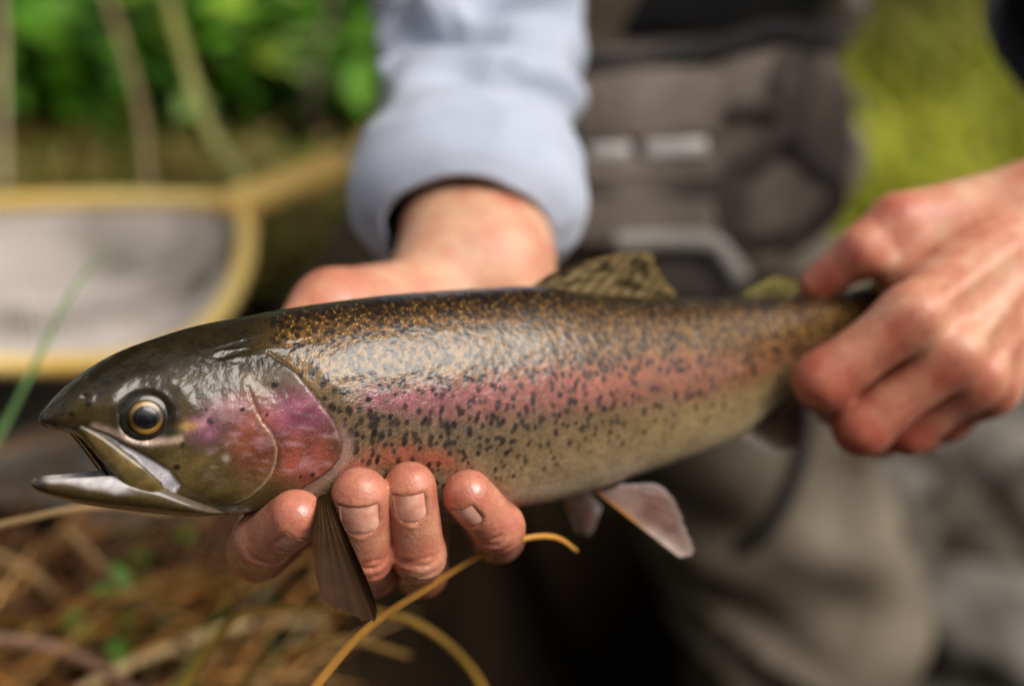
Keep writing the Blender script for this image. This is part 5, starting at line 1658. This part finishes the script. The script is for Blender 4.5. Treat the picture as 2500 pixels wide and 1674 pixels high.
def vest():
    fl = Field((-0.16, 0.74, 0.57), (0.33, 1.2, 1.06), 0.007)
    for s in (-0.042, 0.042):
        add_seg(fl, W3(0.074 + s, 0.968, 0.64), W3(0.08 + 1.6 * s, 0.96, 0.95), 0.108, 0.118, 0.05)
    add_seg(fl, SH_R + W3(0.05, 0, 0), SH_L - W3(0.05, 0, 0), 0.075, 0.075, 0.06)
    sl = np.s_[:, :, :]
    z = fl.ax[2][None, None, :]
    fl.F[sl] = np.maximum(fl.F, (0.600 - z).astype(np.float32))
    V, Q = surface_nets(fl)
    make('vest', V, orient(V, Q), BLACKCLOTH, person)


vest()


def cap():
    fl = Field((-0.06, 0.70, 1.18), (0.22, 1.06, 1.36), 0.006)
    add_seg(fl, W3(0.08, 0.92, 1.245), W3(0.08, 0.93, 1.25), 0.096, 0.092, 0.01)
    z = fl.ax[2][None, None, :]
    fl.F = np.maximum(fl.F, (1.228 - z).astype(np.float32) + 0 * fl.F)
    for s in (-0.04, 0, 0.04):
        add_seg(fl, W3(0.08 + s, 0.85, 1.238), W3(0.08 + s, 0.765, 1.226), 0.008, 0.006, 0.02)
    V, Q = surface_nets(fl)
    make('cap', V, orient(V, Q), PACKDARK, person)


cap()


# ------------------------------------------------------------------ waist pack (worn on the belly)
pack = empty('waist_pack', pw(1690, 600, 0.86), 'brown grey waist pack with straps and silver tape on the angler', 'bag')


def rbox(name, poly, d0, d1, mat_, parent, bev=0.006, label=None, puff=0.0):
    """bevelled slab: outline in photograph pixels at depth d0 (front) to d1 (back)"""
    n = len(poly)
    P = np.array(poly, float)
    c = P.mean(0)
    bm = bmesh.new()
    fr = [bm.verts.new(pw(x, y, d0)) for x, y in poly]
    bk = [bm.verts.new(pw(x, y, d1)) for x, y in (poly)]
    bm.faces.new(fr); bm.faces.new(bk[::-1])
    for i in range(n):
        j = (i + 1) % n
        bm.faces.new((fr[j], fr[i], bk[i], bk[j]))
    bmesh.ops.recalc_face_normals(bm, faces=bm.faces[:])
    bmesh.ops.bevel(bm, geom=bm.edges[:], offset=bev, segments=4, profile=0.5, affect='EDGES', clamp_overlap=True)
    bmesh.ops.triangulate(bm, faces=[f for f in bm.faces if len(f.verts) > 4])
    if puff:
        for _ in range(3):
            bmesh.ops.subdivide_edges(bm, edges=[e for e in bm.edges if e.calc_length() > 0.02], cuts=1, use_grid_fill=True)
        bmesh.ops.triangulate(bm, faces=[f for f in bm.faces if len(f.verts) > 4])
        ctr = pw(c[0], c[1], d0)
        rad = max(np.linalg.norm(pw(x, y, d0) - ctr) for x, y in poly)
        for v in bm.verts:
            p = np.array(v.co); dep = w2c(p)[2]
            k = max(0, 1 - (np.linalg.norm(p - ctr) / rad)**2)
            wr = 0.35 * float(vnoise(p * 38.0)) + 0.35 * float(vnoise(p * np.array([70.0, 20, 20])))
            v.co = Vector(p - FV * puff * (k + 0.5 * wr * (0.3 + k)) * (1 - (dep - d0) / (d1 - d0)))
    bm.verts.index_update()
    V = np.array([v.co[:] for v in bm.verts]); fs = {}
    for f in bm.faces:
        fs.setdefault(len(f.verts), []).append([v.index for v in f.verts])
    bm.free()
    o = make(name, V, [np.array(f) for f in fs.values()], mat_, parent)
    if label:
        o['label'] = label
    return o


rbox('pack_body', [(1290, 150), (1500, 120), (1760, 130), (1900, 105), (2030, 130), (2075, 220), (2078, 420), (2040, 520), (1930, 600), (1790, 640), (1500, 650), (1330, 600)], 0.835, 0.905, PACK, pack, 0.012, puff=0.012)
rbox('front_pocket', [(1340, 390), (1560, 385), (1745, 380), (1760, 420), (1765, 560), (1700, 610), (1420, 610), (1350, 560)], 0.818, 0.842, PACK, pack, 0.008, puff=0.006)
rbox('side_pocket', [(1800, 420), (1930, 380), (2040, 400), (2050, 470), (1960, 560), (1830, 610), (1790, 560)], 0.822, 0.845, PACK, pack, 0.008, puff=0.006)
rbox('top_flap', [(1380, 165), (1560, 150), (1770, 165), (1775, 250), (1760, 350), (1560, 362), (1390, 360)], 0.822, 0.845, PACK, pack, 0.008, puff=0.006)
rbox('silver_tape', [(1435, 352), (1540, 348), (1540, 388), (1435, 392)], 0.812, 0.820, SILVER, pack, 0.002)
rbox('silver_tape', [(1570, 345), (1725, 338), (1728, 380), (1572, 388)], 0.811, 0.820, SILVER, pack, 0.002)
rbox('flap_band', [(1350, 400), (1760, 392), (1762, 440), (1352, 448)], 0.811, 0.824, PACK, pack, 0.003)
rbox('zip_band', [(1345, 455), (1765, 448), (1765, 478), (1345, 485)], 0.812, 0.822, PACKDARK, pack, 0.002)
for pts_, w_ in (([(1930, 130, 0.824), (1915, 220, 0.818), (1940, 300, 0.816), (1985, 390, 0.815), (2010, 430, 0.818)], 0.007),
                 ([(1975, 130, 0.824), (1955, 230, 0.817), (1925, 300, 0.815), (1860, 370, 0.814), (1790, 420, 0.815), (1775, 520, 0.815), (1785, 600, 0.82)], 0.007),
                 ([(1780, 270, 0.818), (1850, 262, 0.817), (1930, 270, 0.816)], 0.005),
                 ([(2010, 420, 0.818), (2040, 480, 0.822), (2000, 540, 0.824), (1900, 610, 0.826)], 0.008)):
    P_ = curve([pw(*p) for p in pts_], 20)
    V, Q = tube(P_, w_, 10, flat=(FV, 0.35))
    make('strap', V, Q, PACKDARK, pack, closed=True)
P_ = curve([pw(1300, 165, 0.826), pw(1450, 160, 0.822), pw(1600, 150, 0.822), pw(1760, 115, 0.822), pw(1900, 75, 0.826), pw(2010, 110, 0.834)], 24)
V, Q = tube(P_, 0.007, 12, flat=(FV, 0.6))
make('top_cord', V, Q, BLACKCLOTH, pack, closed=True)
# bent grey plastic bar that hangs below the pack
P_ = curve([pw(1500, 592, 0.80), pw(1600, 588, 0.80), pw(1720, 590, 0.80), pw(1750, 600, 0.80), pw(1790, 650, 0.80), pw(1812, 685, 0.80)], 30)
V, Q = tube(P_, 0.0058, 14, flat=(FV, 0.7))
make('grey_bar', V, Q, GREYPLASTIC, pack, closed=True)
rbox('lower_pouch', [(1480, 600), (1740, 605), (1800, 690), (1790, 740), (1480, 740)], 0.806, 0.85, PACKDARK, pack, 0.006)
# belt running round the waist
th_ = np.linspace(0, 2 * pi, 80, endpoint=False)
bl = np.stack([0.07 + 0.150 * np.cos(th_), 0.975 + 0.126 * np.sin(th_), 0.585 + 0 * th_], -1)
bl = np.vstack([bl, bl[:1]])
V, Q = tube(bl, 0.012, 10, flat=(W3(0, 0, 1), 1.8))
make('belt', V, Q, PACKDARK, pack)
for (x0, y0, x1, y1) in ((2088, 215, 2112, 285), (2076, 345, 2100, 400), (2060, -40, 2120, 30)):
    rbox('side_tab', [(x0, y0), (x1, y0 + 5), (x1 - 4, y1), (x0 + 2, y1 - 5)], 0.862, 0.875, mat('pale_tab', (0.34, 0.30, 0.24), (0.42, 0.38, 0.31), 40, 0.7) if 'pale_tab' not in bpy.data.materials else bpy.data.materials['pale_tab'], pack, 0.003)
# dark cord looped down the thigh
P_ = curve([pw(1958, 860, 0.90), pw(1968, 980, 0.90), pw(1955, 1100, 0.91), pw(1915, 1220, 0.92), pw(1860, 1300, 0.93), pw(1800, 1345, 0.95)], 30)
V, Q = tube(P_, 0.0060, 10)
make('lanyard', V, Q, BLACKCLOTH, pack, closed=True)

# bookkeeping property used while building is no longer needed
for o in bpy.data.objects:
    if '_o' in o:
        del o['_o']
